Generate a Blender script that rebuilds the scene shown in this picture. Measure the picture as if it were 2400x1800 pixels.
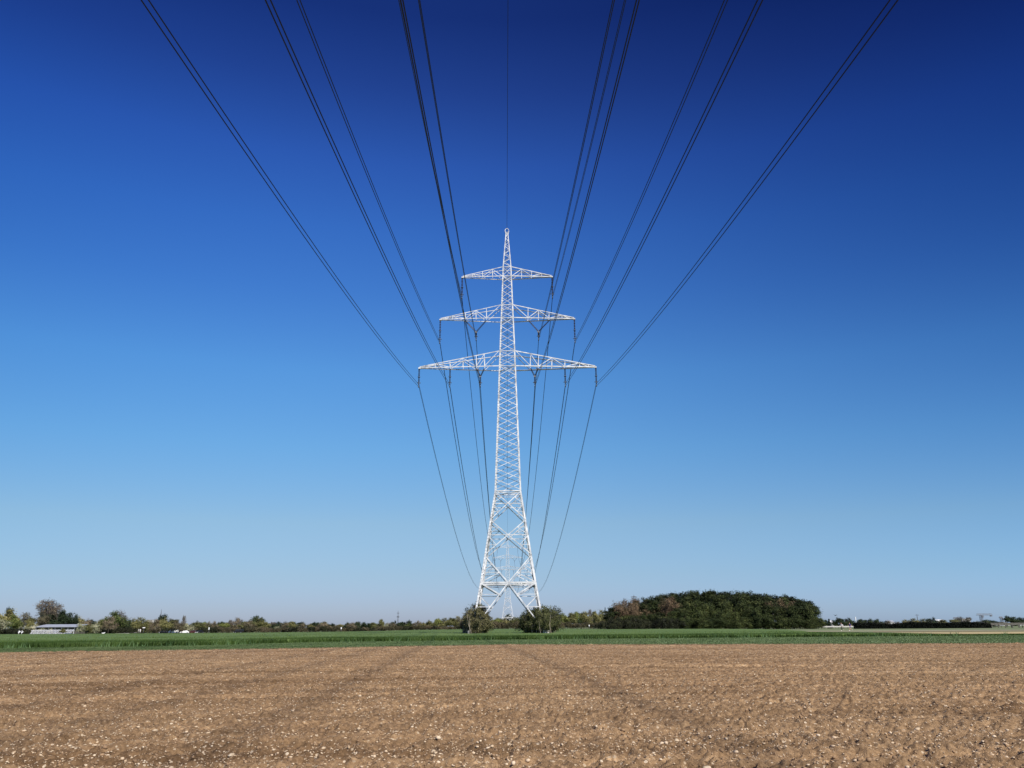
import bpy, math, random
import numpy as np
from mathutils import Vector, Matrix
R = math.radians
S = bpy.context.scene
for o in list(bpy.data.objects):
    bpy.data.objects.remove(o)

# ------------------------------------------------------------------ camera
FPX, CX, CY = 1870.0, 1200.0, 900.0          # focal length in pixels of the 2400 px wide photograph
PITCH, ROLL, EYE = R(16.896), 0.0058, 1.5
cam_d = bpy.data.cameras.new('camera')
cam_d.sensor_width = 36.0
cam_d.lens = 36.0 * FPX / 2400.0
cam_d.clip_start, cam_d.clip_end = 0.1, 20000
cam = bpy.data.objects.new('camera', cam_d)
S.collection.objects.link(cam)
cam.matrix_world = (Matrix.Translation((0, 0, EYE)) @ Matrix.Rotation(R(90) + PITCH, 4, 'X')
                    @ Matrix.Rotation(-ROLL, 4, 'Z'))
S.camera = cam

# ------------------------------------------------------------------ sky, sun, exposure
SUN_AZ, SUN_EL = R(146), R(42)               # clockwise from the view direction
world = bpy.data.worlds.new('World')
S.world = world
world.use_nodes = True
nt = world.node_tree
for n in list(nt.nodes):
    nt.nodes.remove(n)
wo = nt.nodes.new('ShaderNodeOutputWorld')
bg = nt.nodes.new('ShaderNodeBackground')
sky = nt.nodes.new('ShaderNodeTexSky')
sky.sky_type = 'NISHITA'
sky.sun_disc = False
sky.sun_elevation = SUN_EL
sky.sun_rotation = SUN_AZ
sky.altitude = 500
sky.air_density = 1.0
sky.dust_density = 0.6
sky.ozone_density = 2.2
# clear polarised spring sky: deep overhead, pale at the horizon
tc = nt.nodes.new('ShaderNodeTexCoord')
sp = nt.nodes.new('ShaderNodeSeparateXYZ')
nt.links.new(tc.outputs['Generated'], sp.inputs[0])
rp = nt.nodes.new('ShaderNodeValToRGB')
SKY_RAMP = [(0, (0.485, 0.578, 0.955)),
            (0.03, (0.508, 0.606, 0.935)),
            (0.06, (0.552, 0.658, 0.875)),
            (0.12, (0.656, 0.782, 0.889)),
            (0.21, (0.564, 0.906, 1.121)),
            (0.3, (0.489, 0.938, 1.303)),
            (0.39, (0.359, 0.78, 1.353)),
            (0.46, (0.292, 0.682, 1.365)),
            (0.53, (0.235, 0.529, 1.253)),
            (0.6, (0.162, 0.33, 0.905)),
            (0.662, (0.097, 0.206, 0.662)),
            (1.0, (0.117, 0.211, 0.588))]
while len(rp.color_ramp.elements) < len(SKY_RAMP):
    rp.color_ramp.elements.new(0.5)
for e, (p_, c_) in zip(rp.color_ramp.elements, SKY_RAMP):
    e.position = p_
    e.color = (c_[0], c_[1], c_[2], 1)
nt.links.new(sp.outputs['Z'], rp.inputs['Fac'])
mx = nt.nodes.new('ShaderNodeMix')
mx.data_type = 'RGBA'
mx.blend_type = 'MULTIPLY'
mx.inputs['Factor'].default_value = 1.0
nt.links.new(sky.outputs[0], mx.inputs['A'])
nt.links.new(rp.outputs[0], mx.inputs['B'])
# the deep band of the clear sky lies to the right of the view: each channel times exp(x (c1 + c2 z) + x^2 (c3 + c4 z))
def wmath(op, a, b):
    n = nt.nodes.new('ShaderNodeMath')
    n.operation = op
    for i_, q_ in enumerate((a, b)):
        if isinstance(q_, (int, float)): n.inputs[i_].default_value = q_
        else: nt.links.new(q_, n.inputs[i_])
    return n.outputs[0]


SKY_C = [[0.15, 0.303, 0.387], [-1.723, -1.978, -1.775], [0.042, 0.338, 0.428], [-4.974, -4.338, -3.183]]
zc = wmath('MAXIMUM', sp.outputs['Z'], 0.0)
xx = wmath('MULTIPLY', sp.outputs['X'], sp.outputs['X'])
cs = nt.nodes.new('ShaderNodeSeparateColor')
cc = nt.nodes.new('ShaderNodeCombineColor')
nt.links.new(mx.outputs['Result'], cs.inputs[0])
for i_ in range(3):
    e1 = wmath('MULTIPLY', sp.outputs['X'], wmath('ADD', wmath('MULTIPLY', zc, SKY_C[1][i_]), SKY_C[0][i_]))
    e2 = wmath('MULTIPLY', xx, wmath('ADD', wmath('MULTIPLY', zc, SKY_C[3][i_]), SKY_C[2][i_]))
    ex = wmath('MINIMUM', wmath('POWER', math.e, wmath('ADD', e1, e2)), 1.6)
    nt.links.new(wmath('MULTIPLY', cs.outputs[i_], ex), cc.inputs[i_])
nt.links.new(cc.outputs[0], bg.inputs['Color'])
bg.inputs['Strength'].default_value = 0.09
nt.links.new(bg.outputs[0], wo.inputs['Surface'])

sun_d = bpy.data.lights.new('sun', 'SUN')
sun_d.energy = 4.8
sun_d.angle = R(0.9)
sun_d.color = (1.0, 0.94, 0.86)
sun = bpy.data.objects.new('sun', sun_d)
S.collection.objects.link(sun)
SUND = Vector((math.sin(SUN_AZ) * math.cos(SUN_EL), math.cos(SUN_AZ) * math.cos(SUN_EL), math.sin(SUN_EL)))
sun.rotation_euler = SUND.to_track_quat('Z', 'Y').to_euler()
sun.location = SUND * 300

S.view_settings.view_transform = 'Standard'
S.view_settings.look = 'None'
S.view_settings.exposure = 0.3
S.view_settings.gamma = 1.0
S.cycles.max_bounces = 6
S.cycles.transparent_max_bounces = 8

# ------------------------------------------------------------------ helpers
rnd = random.Random(7)
COL = S.collection
_cr, _sr, _cp, _sp = math.cos(ROLL), math.sin(ROLL), math.cos(PITCH), math.sin(PITCH)


def ray(px, py):
    u, v = (px - CX) / FPX, -(py - CY) / FPX
    u, v = u * _cr + v * _sr, -u * _sr + v * _cr
    return u, _cp - _sp * v, _sp + _cp * v


def hor(px):
    return 1475.0 - 14.0 * px / 2400.0


def PX(px, Y, py=None):
    """world x of a photo column at distance Y"""
    d = ray(px, hor(px) if py is None else py)
    return d[0] / d[1] * Y


def PZ(px, py, Y):
    d = ray(px, py)
    return EYE + d[2] / d[1] * Y


def ss(a, b, x):
    t = np.clip((np.asarray(x, float) - a) / (b - a), 0, 1)
    return t * t * (3 - 2 * t)


def T(x, y):
    return -1.1 * ss(150, 430, y) * ss(20, 90, -np.asarray(x, float))


def Tf(x, y):
    return float(T(x, y))


def tag(o, label=None, cat=None, group=None, kind=None):
    if label: o['label'] = label
    if cat: o['category'] = cat
    if group: o['group'] = group
    if kind: o['kind'] = kind
    return o


def empty(name, loc, rz=0.0):
    o = bpy.data.objects.new(name, None)
    o.empty_display_size = 0.5
    COL.objects.link(o)
    o.location = loc
    o.rotation_euler = (0, 0, rz)
    return o


def link(name, me, parent=None, loc=(0, 0, 0)):
    o = bpy.data.objects.new(name, me)
    COL.objects.link(o)
    o.location = loc
    if parent: o.parent = parent
    return o


def kids(o):
    return [c for c in bpy.data.objects if c.parent == o]


def copy_tree(o, parent=None, tree=None):
    c = o.copy()
    COL.objects.link(c)
    c.parent = parent
    for ch in kids(o):
        copy_tree(ch, c)
    return c


def mesh_np(name, V, F, mat=None, smooth=False):
    """V (n,3), F (m,k) arrays of one polygon size"""
    V = np.asarray(V, np.float32); F = np.asarray(F, np.int32)
    me = bpy.data.meshes.new(name)
    k = F.shape[1]
    me.vertices.add(len(V)); me.vertices.foreach_set('co', V.ravel())
    me.loops.add(F.size); me.loops.foreach_set('vertex_index', F.ravel())
    me.polygons.add(len(F))
    me.polygons.foreach_set('loop_start', np.arange(0, F.size, k, dtype=np.int32))
    me.polygons.foreach_set('loop_total', np.full(len(F), k, np.int32))
    if smooth: me.polygons.foreach_set('use_smooth', np.ones(len(F), bool))
    me.update(calc_edges=True)
    if mat: me.materials.append(mat)
    return me


class MB:
    """collects quads / polygons into one mesh"""
    def __init__(self):
        self.v, self.f = [], []

    def add(self, vs, fs):
        n = len(self.v)
        self.v += [tuple(q) for q in vs]
        self.f += [tuple(i + n for i in q) for q in fs]

    def box(self, lo, hi):
        x0, y0, z0 = lo; x1, y1, z1 = hi
        self.add([(x0, y0, z0), (x1, y0, z0), (x1, y1, z0), (x0, y1, z0), (x0, y0, z1), (x1, y0, z1), (x1, y1, z1), (x0, y1, z1)],
                 [(3, 2, 1, 0), (4, 5, 6, 7), (0, 1, 5, 4), (1, 2, 6, 5), (2, 3, 7, 6), (3, 0, 4, 7)])

    def prof(self, p, q, pts, a, b):
        """extrude a closed 2D profile pts (in axes a, b) from p to q"""
        p, q, a, b = Vector(p), Vector(q), Vector(a), Vector(b)
        n = len(pts)
        vs = [p + a * s + b * t for s, t in pts] + [q + a * s + b * t for s, t in pts]
        fs = [(i, (i + 1) % n, n + (i + 1) % n, n + i) for i in range(n)]
        fs += [tuple(range(n - 1, -1, -1)), tuple(range(n, 2 * n))]
        self.add(vs, fs)

    def angle(self, p, q, w, nrm, t=None):
        """steel angle section between p and q, one flange flat in the face whose outward normal is nrm"""
        p, q, n = Vector(p), Vector(q), Vector(nrm)
        d = (q - p).normalized()
        n = (n - d * n.dot(d)).normalized()
        a = n.cross(d)
        t = t or w * 0.16
        h = w / 2
        self.prof(p, q, [(-h, 0), (h, 0), (h, -t), (-h + t, -t), (-h + t, -w * .9), (-h, -w * .9)], a, n)

    def tube(self, pts, r, n=6, caps=True):
        pts = [Vector(q) for q in pts]
        rs = r if isinstance(r, (list, tuple)) else [r] * len(pts)
        base = len(self.v)
        up = Vector((0, 0, 1))
        for i, q in enumerate(pts):
            d = (pts[min(i + 1, len(pts) - 1)] - pts[max(i - 1, 0)])
            d = d.normalized() if d.length > 1e-9 else up
            ref = up if abs(d.z) < .95 else Vector((0, 1, 0))
            a = d.cross(ref).normalized(); b = d.cross(a)
            for k in range(n):
                an = 2 * math.pi * k / n
                self.v.append(tuple(q + (a * math.cos(an) + b * math.sin(an)) * rs[i]))
        for i in range(len(pts) - 1):
            for k in range(n):
                k2 = (k + 1) % n
                self.f.append((base + i * n + k, base + i * n + k2, base + (i + 1) * n + k2, base + (i + 1) * n + k))
        if caps:
            self.f.append(tuple(base + k for k in range(n)))
            e = base + (len(pts) - 1) * n
            self.f.append(tuple(e + k for k in range(n - 1, -1, -1)))

    def mesh(self, name, mat, smooth=False):
        me = bpy.data.meshes.new(name)
        me.from_pydata(self.v, [], self.f)
        me.update()
        if mat: me.materials.append(mat)
        if smooth:
            me.polygons.foreach_set('use_smooth', np.ones(len(me.polygons), bool))
        return me

    def build(self, name, mat, parent=None, loc=(0, 0, 0), smooth=False):
        return link(name, self.mesh(name, mat, smooth), parent, loc)


# ------------------------------------------------------------------ materials
def new_mat(name):
    m = bpy.data.materials.new(name)
    m.use_nodes = True
    t = m.node_tree
    b = t.nodes['Principled BSDF']
    return m, t, b


def ramp_node(t, stops):
    r_ = t.nodes.new('ShaderNodeValToRGB')
    while len(r_.color_ramp.elements) < len(stops):
        r_.color_ramp.elements.new(0.5)
    for e, (p, c) in zip(r_.color_ramp.elements, stops):
        e.position = p
        e.color = (*c, 1)
    return r_


def noise_mat(name, stops, scale=3.0, detail=5.0, rough=0.8, bump=0.0, bscale=None, spec=0.3, coord='Object', metal=0.0, stretch=None):
    m, t, b = new_mat(name)
    tc = t.nodes.new('ShaderNodeTexCoord')
    nz = t.nodes.new('ShaderNodeTexNoise')
    nz.inputs['Scale'].default_value = scale
    nz.inputs['Detail'].default_value = detail
    src = tc.outputs[coord]
    if stretch:
        mp = t.nodes.new('ShaderNodeMapping')
        mp.inputs['Scale'].default_value = stretch
        t.links.new(src, mp.inputs[0]); src = mp.outputs[0]
    t.links.new(src, nz.inputs['Vector'])
    r_ = ramp_node(t, stops)
    t.links.new(nz.outputs['Fac'], r_.inputs['Fac'])
    t.links.new(r_.outputs[0], b.inputs['Base Color'])
    b.inputs['Roughness'].default_value = rough
    b.inputs['Specular IOR Level'].default_value = spec
    b.inputs['Metallic'].default_value = metal
    if bump:
        n2 = t.nodes.new('ShaderNodeTexNoise')
        n2.inputs['Scale'].default_value = bscale or scale * 4
        n2.inputs['Detail'].default_value = 6
        t.links.new(src, n2.inputs['Vector'])
        bp = t.nodes.new('ShaderNodeBump')
        bp.inputs['Strength'].default_value = 0.8
        bp.inputs['Distance'].default_value = bump
        t.links.new(n2.outputs['Fac'], bp.inputs['Height'])
        t.links.new(bp.outputs[0], b.inputs['Normal'])
    return m


def leaf_mat(name, dark, mid, light, transl=0.25, scale=0.9):
    """foliage: colour varies from clump to clump and from tree to tree"""
    m, t, b = new_mat(name)
    tc = t.nodes.new('ShaderNodeTexCoord')
    nz = t.nodes.new('ShaderNodeTexNoise')
    nz.inputs['Scale'].default_value = scale
    nz.inputs['Detail'].default_value = 4
    t.links.new(tc.outputs['Object'], nz.inputs['Vector'])
    r_ = ramp_node(t, [(0.32, dark), (0.5, mid), (0.68, light)])
    t.links.new(nz.outputs['Fac'], r_.inputs['Fac'])
    oi = t.nodes.new('ShaderNodeObjectInfo')
    hs = t.nodes.new('ShaderNodeHueSaturation')
    mr = t.nodes.new('ShaderNodeMapRange')
    mr.inputs['To Min'].default_value = 0.6
    mr.inputs['To Max'].default_value = 1.35
    t.links.new(oi.outputs['Random'], mr.inputs['Value'])
    t.links.new(mr.outputs[0], hs.inputs['Value'])
    mh = t.nodes.new('ShaderNodeMapRange')
    mh.inputs['To Min'].default_value = 0.52
    mh.inputs['To Max'].default_value = 0.485
    t.links.new(oi.outputs['Random'], mh.inputs['Value'])
    t.links.new(mh.outputs[0], hs.inputs['Hue'])
    t.links.new(r_.outputs[0], hs.inputs['Color'])
    t.links.new(hs.outputs[0], b.inputs['Base Color'])
    b.inputs['Roughness'].default_value = 0.75
    b.inputs['Specular IOR Level'].default_value = 0.2
    tr = t.nodes.new('ShaderNodeBsdfTranslucent')
    t.links.new(hs.outputs[0], tr.inputs['Color'])
    ms = t.nodes.new('ShaderNodeMixShader')
    ms.inputs[0].default_value = transl
    t.links.new(b.outputs[0], ms.inputs[1])
    t.links.new(tr.outputs[0], ms.inputs[2])
    t.links.new(ms.outputs[0], t.nodes['Material Output'].inputs['Surface'])
    return m


M = {}
M['steel'] = noise_mat('galvanised_steel', [(0.34, (0.38, 0.39, 0.405)), (0.5, (0.56, 0.565, 0.575)), (0.66, (0.70, 0.70, 0.70))], .9, 5, 0.5, spec=0.4)
M['cable'] = noise_mat('dark_cable', [(0.3, (0.005, 0.005, 0.018)), (0.7, (0.011, 0.011, 0.034))], 8, 2, 0.6)
M['insulator'] = noise_mat('brown_porcelain', [(0.3, (0.03, 0.018, 0.02)), (0.7, (0.06, 0.03, 0.03))], 6, 2, 0.3)
M['fitting'] = noise_mat('fitting_steel', [(0.3, (0.10, 0.11, 0.135)), (0.7, (0.20, 0.21, 0.235))], 6, 2, 0.5)
M['concrete'] = noise_mat('concrete', [(0.3, (0.42, 0.4, 0.37)), (0.7, (0.6, 0.58, 0.54))], 3, 5, 0.9, bump=.02)
M['bark'] = noise_mat('bark', [(0.3, (0.05, 0.038, 0.028)), (0.7, (0.13, 0.105, 0.08))], 5, 5, 0.9, stretch=(1, 1, .2))
M['palebark'] = noise_mat('pale_bark', [(0.3, (0.16, 0.13, 0.10)), (0.7, (0.36, 0.31, 0.25))], 5, 5, 0.9, stretch=(1, 1, .2))
M['twig'] = noise_mat('twig', [(0.3, (0.07, 0.06, 0.055)), (0.7, (0.16, 0.14, 0.13))], 3, 3, 0.9)
M['olive'] = leaf_mat('olive_leaf', (0.085, 0.088, 0.03), (0.215, 0.205, 0.08), (0.34, 0.31, 0.135))
M['green'] = leaf_mat('fresh_leaf', (0.06, 0.08, 0.02), (0.15, 0.18, 0.05), (0.26, 0.27, 0.09))
M['brown'] = leaf_mat('bud_leaf', (0.08, 0.066, 0.04), (0.18, 0.152, 0.092), (0.28, 0.235, 0.15))
M['ever'] = leaf_mat('evergreen_leaf', (0.014, 0.024, 0.01), (0.034, 0.052, 0.022), (0.075, 0.098, 0.042), 0.12)
M['pine'] = leaf_mat('pine_needles', (0.01, 0.016, 0.006), (0.03, 0.042, 0.013), (0.078, 0.09, 0.03), 0.12, 0.5)
M['thicket'] = leaf_mat('thicket_leaf', (0.012, 0.019, 0.006), (0.044, 0.06, 0.016), (0.105, 0.122, 0.038), 0.15, 0.5)
M['rust'] = leaf_mat('rust_bud', (0.045, 0.034, 0.018), (0.122, 0.089, 0.049), (0.205, 0.152, 0.085), 0.15)
M['blossom'] = leaf_mat('blossom', (0.120, 0.132, 0.060), (0.360, 0.360, 0.216), (0.624, 0.600, 0.432))
M['hedge'] = leaf_mat('hedge_leaf', (0.003, 0.005, 0.003), (0.008, 0.011, 0.006), (0.02, 0.026, 0.014), 0.05, 0.4)
M['scrub'] = leaf_mat('scrub_leaf', (0.04, 0.036, 0.018), (0.095, 0.082, 0.044), (0.16, 0.135, 0.075), 0.15)
M['bush'] = leaf_mat('bush_leaf', (0.045, 0.044, 0.018), (0.13, 0.12, 0.056), (0.24, 0.21, 0.11), 0.2, 1.2)
M['bushdark'] = leaf_mat('bush_dark_leaf', (0.028, 0.032, 0.011), (0.082, 0.09, 0.032), (0.165, 0.165, 0.066), 0.2, 1.2)
M['white'] = noise_mat('white_paint', [(0.3, (0.72, 0.72, 0.72)), (0.7, (0.82, 0.82, 0.82))], 2, 3, 0.5)
M['palewall'] = noise_mat('pale_render', [(0.3, (0.40, 0.39, 0.37)), (0.7, (0.52, 0.51, 0.49))], .5, 4, 0.9)
M['slat'] = noise_mat('weathered_white_slat', [(0.3, (0.42, 0.43, 0.46)), (0.7, (0.56, 0.57, 0.60))], 2, 3, 0.6)
M['greyroof'] = noise_mat('grey_roof', [(0.3, (0.27, 0.29, 0.33)), (0.7, (0.38, 0.40, 0.45))], .6, 4, 0.6)
M['shedwall'] = noise_mat('shed_wall', [(0.3, (0.07, 0.065, 0.055)), (0.7, (0.13, 0.12, 0.10))], 1.5, 4, 0.8)
M['bluegrey'] = noise_mat('blue_grey', [(0.3, (0.10, 0.14, 0.2)), (0.7, (0.17, 0.22, 0.3))], 2, 3, 0.6)
M['glass'] = noise_mat('car_glass', [(0.3, (0.02, 0.025, 0.03)), (0.7, (0.05, 0.055, 0.06))], 2, 2, 0.08, spec=0.6)
M['tyre'] = noise_mat('tyre_rubber', [(0.3, (0.015, 0.015, 0.015)), (0.7, (0.03, 0.03, 0.03))], 6, 2, 0.9)
M['carwhite'] = noise_mat('white_car_paint', [(0.3, (0.76, 0.76, 0.77)), (0.7, (0.82, 0.82, 0.82))], 1, 2, 0.25, spec=.6)
M['carblue'] = noise_mat('dark_blue_car_paint', [(0.3, (0.010, 0.012, 0.02)), (0.7, (0.016, 0.018, 0.028))], 1, 2, 0.4, spec=.3)
M['carred'] = noise_mat('dark_red_car_paint', [(0.3, (0.04, 0.012, 0.012)), (0.7, (0.06, 0.018, 0.016))], 1, 2, 0.25, spec=.6)
M['carblack'] = noise_mat('black_car_paint', [(0.3, (0.008, 0.008, 0.009)), (0.7, (0.014, 0.014, 0.015))], 1, 2, 0.45, spec=.2)
M['lamp'] = noise_mat('lamp_glass', [(0.3, (0.75, 0.75, 0.72)), (0.7, (0.8, 0.8, 0.78))], 2, 2, 0.2)
M['skin'] = noise_mat('skin', [(0.3, (0.50, 0.30, 0.21)), (0.7, (0.58, 0.37, 0.27))], 9, 3, 0.5)
M['hair'] = noise_mat('hair', [(0.3, (0.10, 0.07, 0.05)), (0.7, (0.18, 0.13, 0.09))], 30, 3, 0.7)
M['clothwhite'] = noise_mat('white_cloth', [(0.3, (0.68, 0.68, 0.68)), (0.7, (0.8, 0.8, 0.8))], 6, 3, 0.9)
M['clothblack'] = noise_mat('black_cloth', [(0.3, (0.012, 0.012, 0.014)), (0.7, (0.03, 0.03, 0.034))], 6, 3, 0.9)
M['clothblue'] = noise_mat('blue_cloth', [(0.3, (0.02, 0.03, 0.22)), (0.7, (0.04, 0.06, 0.36))], 6, 3, 0.9)
M['stone'] = noise_mat('pale_stone', [(0.25, (0.40, 0.29, 0.175)), (0.5, (0.56, 0.43, 0.29)), (0.75, (0.72, 0.60, 0.44))], 2.2, 4, 0.85, coord='Object')
M['stonewhite'] = noise_mat('white_stone', [(0.3, (0.36, 0.27, 0.17)), (0.5, (0.50, 0.40, 0.28)), (0.7, (0.62, 0.52, 0.39))], 9, 5, 0.85, bump=.004)
M['clod'] = noise_mat('soil_clod', [(0.3, (0.17, 0.108, 0.06)), (0.5, (0.27, 0.175, 0.10)), (0.7, (0.36, 0.24, 0.14))], 1.6, 4, 0.95)
M['path'] = noise_mat('gravel_path', [(0.3, (0.33, 0.28, 0.19)), (0.7, (0.45, 0.39, 0.28))], .4, 6, 0.95, bump=.02, bscale=4)
M['road'] = noise_mat('pale_road', [(0.3, (0.50, 0.48, 0.44)), (0.7, (0.62, 0.60, 0.56))], .4, 6, 0.95)
M['tanfield'] = noise_mat('tan_field', [(0.3, (0.34, 0.265, 0.13)), (0.7, (0.46, 0.37, 0.19))], .12, 6, 0.95, bump=.05, bscale=2)
M['ground'] = noise_mat('meadow', [(0.3, (0.11, 0.145, 0.065)), (0.5, (0.15, 0.18, 0.085)), (0.7, (0.20, 0.215, 0.11))], .03, 8, 0.95, bump=.1, bscale=1.5)


# ------------------------------------------------------------------ ground sheets
def meadow():
    rs = [0, 20, 45, 70, 100, 130, 160, 200, 240, 280, 320, 360, 400, 450, 500, 650, 900, 1400, 2500, 5000, 9000]
    n = 144
    V, F = [(0, 0, 0)], []
    for r_ in rs[1:]:
        for k in range(n):
            a = 2 * math.pi * k / n
            x, y = r_ * math.sin(a), r_ * math.cos(a)
            V.append((x, y, Tf(x, y)))
    for k in range(n):
        F.append((0, 1 + (k + 1) % n, 1 + k))
    for i in range(len(rs) - 2):
        for k in range(n):
            k2 = (k + 1) % n
            a, b = 1 + i * n, 1 + (i + 1) * n
            F.append((a + k, a + k2, b + k2, b + k))
    me = bpy.data.meshes.new('ground')
    me.from_pydata(V, [], F)
    me.materials.append(M['ground'])
    me.polygons.foreach_set('use_smooth', np.ones(len(F), bool))
    tag(link('ground', me), kind='structure')


meadow()


def curve(pts):
    xs = np.array([p[0] for p in pts], float); ys = np.array([p[1] for p in pts], float)
    return lambda x: np.interp(x, xs, ys)


# field edges, world metres (distance as a function of x)
EDGE = [(-130, 12), (-90, 27), (-34.5, 51), (-29, 55.5), (-22, 57.2), (-14.5, 60.5), (-7, 65), (-.3, 68.5), (7.5, 66.5), (25, 63.5), (39, 62.3), (70, 60), (130, 55)]
edge = curve(EDGE)


# smooth 2D value noise
_perm = np.random.RandomState(3).rand(512, 512).astype(np.float32)


def vnoise(x, y, s, seed=0):
    x = np.asarray(x, float) / s + seed * 17.3; y = np.asarray(y, float) / s + seed * 31.7
    xi, yi = np.floor(x).astype(int), np.floor(y).astype(int)
    fx, fy = x - xi, y - yi
    fx, fy = fx * fx * (3 - 2 * fx), fy * fy * (3 - 2 * fy)
    g = lambda a, b: _perm[a % 512, b % 512]
    return (g(xi, yi) * (1 - fx) * (1 - fy) + g(xi + 1, yi) * fx * (1 - fy) + g(xi, yi + 1) * (1 - fx) * fy + g(xi + 1, yi + 1) * fx * fy) - .5


def rowc(x, y):          # coordinate across the drill rows, which bend gently
    return y - .11 * x + .007 * x * x


def soil_h(x, y):
    v = rowc(x, y)
    h = .035 * vnoise(x, y, .9, 1) + .075 * vnoise(x, y, .24, 2) + .080 * vnoise(x, y, .10, 3) + .045 * vnoise(x, y, .045, 4)
    h += .06 * vnoise(x * .12, v, .6, 5) + .022 * np.sin(v * 2 * math.pi / .75) * (.5 + vnoise(x * .1, v, 3, 6)) + .05 * vnoise(x * .05, v, 1.8, 10)
    cl = vnoise(x, y, .13, 7) + .6 * vnoise(x, y, .05, 8)
    h += .09 * np.clip(cl - .22, 0, 1) * (1 + vnoise(x, y, 5, 9) * 1.4)
    return h


def soil_mat():
    m, t, b = new_mat('ploughed_soil')
    L = t.links.new
    tc = t.nodes.new('ShaderNodeTexCoord')

    def nz(scale, detail=6, stretch=None, rough=.6):
        n = t.nodes.new('ShaderNodeTexNoise')
        n.inputs['Scale'].default_value = scale
        n.inputs['Detail'].default_value = detail
        n.inputs['Roughness'].default_value = rough
        if stretch:
            mp = t.nodes.new('ShaderNodeMapping'); mp.inputs['Scale'].default_value = stretch
            mp.inputs['Rotation'].default_value = (0, 0, R(-5))
            L(tc.outputs['Object'], mp.inputs[0]); L(mp.outputs[0], n.inputs['Vector'])
        else:
            L(tc.outputs['Object'], n.inputs['Vector'])
        return n
    fine = nz(14, 8, None, .75)
    r1 = ramp_node(t, [(0.30, (0.112, 0.070, 0.037)), (0.5, (0.255, 0.165, 0.090)), (0.70, (0.43, 0.293, 0.168))])
    L(fine.outputs['Fac'], r1.inputs['Fac'])
    def mth(op, a, b_):
        n = t.nodes.new('ShaderNodeMath'); n.operation = op
        for k_, q_ in enumerate((a, b_)):
            if isinstance(q_, (int, float)): n.inputs[k_].default_value = q_
            else: L(q_, n.inputs[k_])
        return n.outputs[0]
    sx = t.nodes.new('ShaderNodeSeparateXYZ'); L(tc.outputs['Object'], sx.inputs[0])
    X_, Y_ = sx.outputs['X'], sx.outputs['Y']
    vv = mth('ADD', Y_, mth('MULTIPLY', X_, mth('ADD', mth('MULTIPLY', X_, .007), -.11)))     # across the bent drill rows

    def rownoise(kx, kv, detail):
        cb = t.nodes.new('ShaderNodeCombineXYZ')
        L(mth('MULTIPLY', X_, kx), cb.inputs[0]); L(mth('MULTIPLY', vv, kv), cb.inputs[1])
        n = t.nodes.new('ShaderNodeTexNoise'); n.inputs['Scale'].default_value = 1; n.inputs['Detail'].default_value = detail; n.inputs['Roughness'].default_value = .6
        L(cb.outputs[0], n.inputs['Vector'])
        return n
    rows = rownoise(.045, .8, 6)
    streak = rownoise(.03, 2.6, 3)
    r2 = ramp_node(t, [(0.36, (0.68, 0.65, 0.62)), (0.5, (1, 1, 1)), (0.62, (1.22, 1.22, 1.21))])
    L(rows.outputs['Fac'], r2.inputs['Fac'])
    m1 = t.nodes.new('ShaderNodeMix'); m1.data_type = 'RGBA'; m1.blend_type = 'MULTIPLY'; m1.inputs['Factor'].default_value = 1
    L(r1.outputs[0], m1.inputs['A']); L(r2.outputs[0], m1.inputs['B'])
    big = nz(.09, 4)
    r3 = ramp_node(t, [(0.3, (0.9, 0.86, 0.83)), (0.7, (1.1, 1.1, 1.1))])
    L(big.outputs['Fac'], r3.inputs['Fac'])
    m2 = t.nodes.new('ShaderNodeMix'); m2.data_type = 'RGBA'; m2.blend_type = 'MULTIPLY'; m2.inputs['Factor'].default_value = 1
    L(m1.outputs['Result'], m2.inputs['A']); L(r3.outputs[0], m2.inputs['B'])
    rs = ramp_node(t, [(0.54, (1, 1, 1)), (0.64, (1.42, 1.45, 1.46))])
    L(streak.outputs['Fac'], rs.inputs['Fac'])
    m3 = t.nodes.new('ShaderNodeMix'); m3.data_type = 'RGBA'; m3.blend_type = 'MULTIPLY'; m3.inputs['Factor'].default_value = 1
    L(m2.outputs['Result'], m3.inputs['A']); L(rs.outputs[0], m3.inputs['B'])
    # grit: pale chips of stone lying in the soil, thicker along the streaks
    vo = t.nodes.new('ShaderNodeTexVoronoi'); vo.inputs['Scale'].default_value = 17; vo.inputs['Randomness'].default_value = 1
    L(tc.outputs['Object'], vo.inputs['Vector'])
    sc = t.nodes.new('ShaderNodeSeparateColor'); L(vo.outputs['Color'], sc.inputs[0])
    lim = mth('MULTIPLY', mth('MAXIMUM', mth('SUBTRACT', sc.outputs[0], mth('SUBTRACT', .92, mth('MULTIPLY', streak.outputs['Fac'], .75))), 0.0), .85)
    chip = mth('LESS_THAN', vo.outputs['Distance'], mth('MINIMUM', lim, .36))
    cr_ = ramp_node(t, [(0.0, (0.40, 0.29, 0.18)), (1.0, (0.70, 0.57, 0.41))])
    L(sc.outputs[1], cr_.inputs['Fac'])
    m4 = t.nodes.new('ShaderNodeMix'); m4.data_type = 'RGBA'
    L(chip, m4.inputs['Factor']); L(m3.outputs['Result'], m4.inputs['A']); L(cr_.outputs[0], m4.inputs['B'])
    L(m4.outputs['Result'], b.inputs['Base Color'])
    b.inputs['Roughness'].default_value = .95
    b.inputs['Specular IOR Level'].default_value = .1
    n2 = nz(45, 6, None, .7)
    bp = t.nodes.new('ShaderNodeBump')
    bp.inputs['Strength'].default_value = .9
    bp.inputs['Distance'].default_value = .035
    L(n2.outputs['Fac'], bp.inputs['Height']); L(bp.outputs[0], b.inputs['Normal'])
    return m


M['soil'] = soil_mat()


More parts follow.
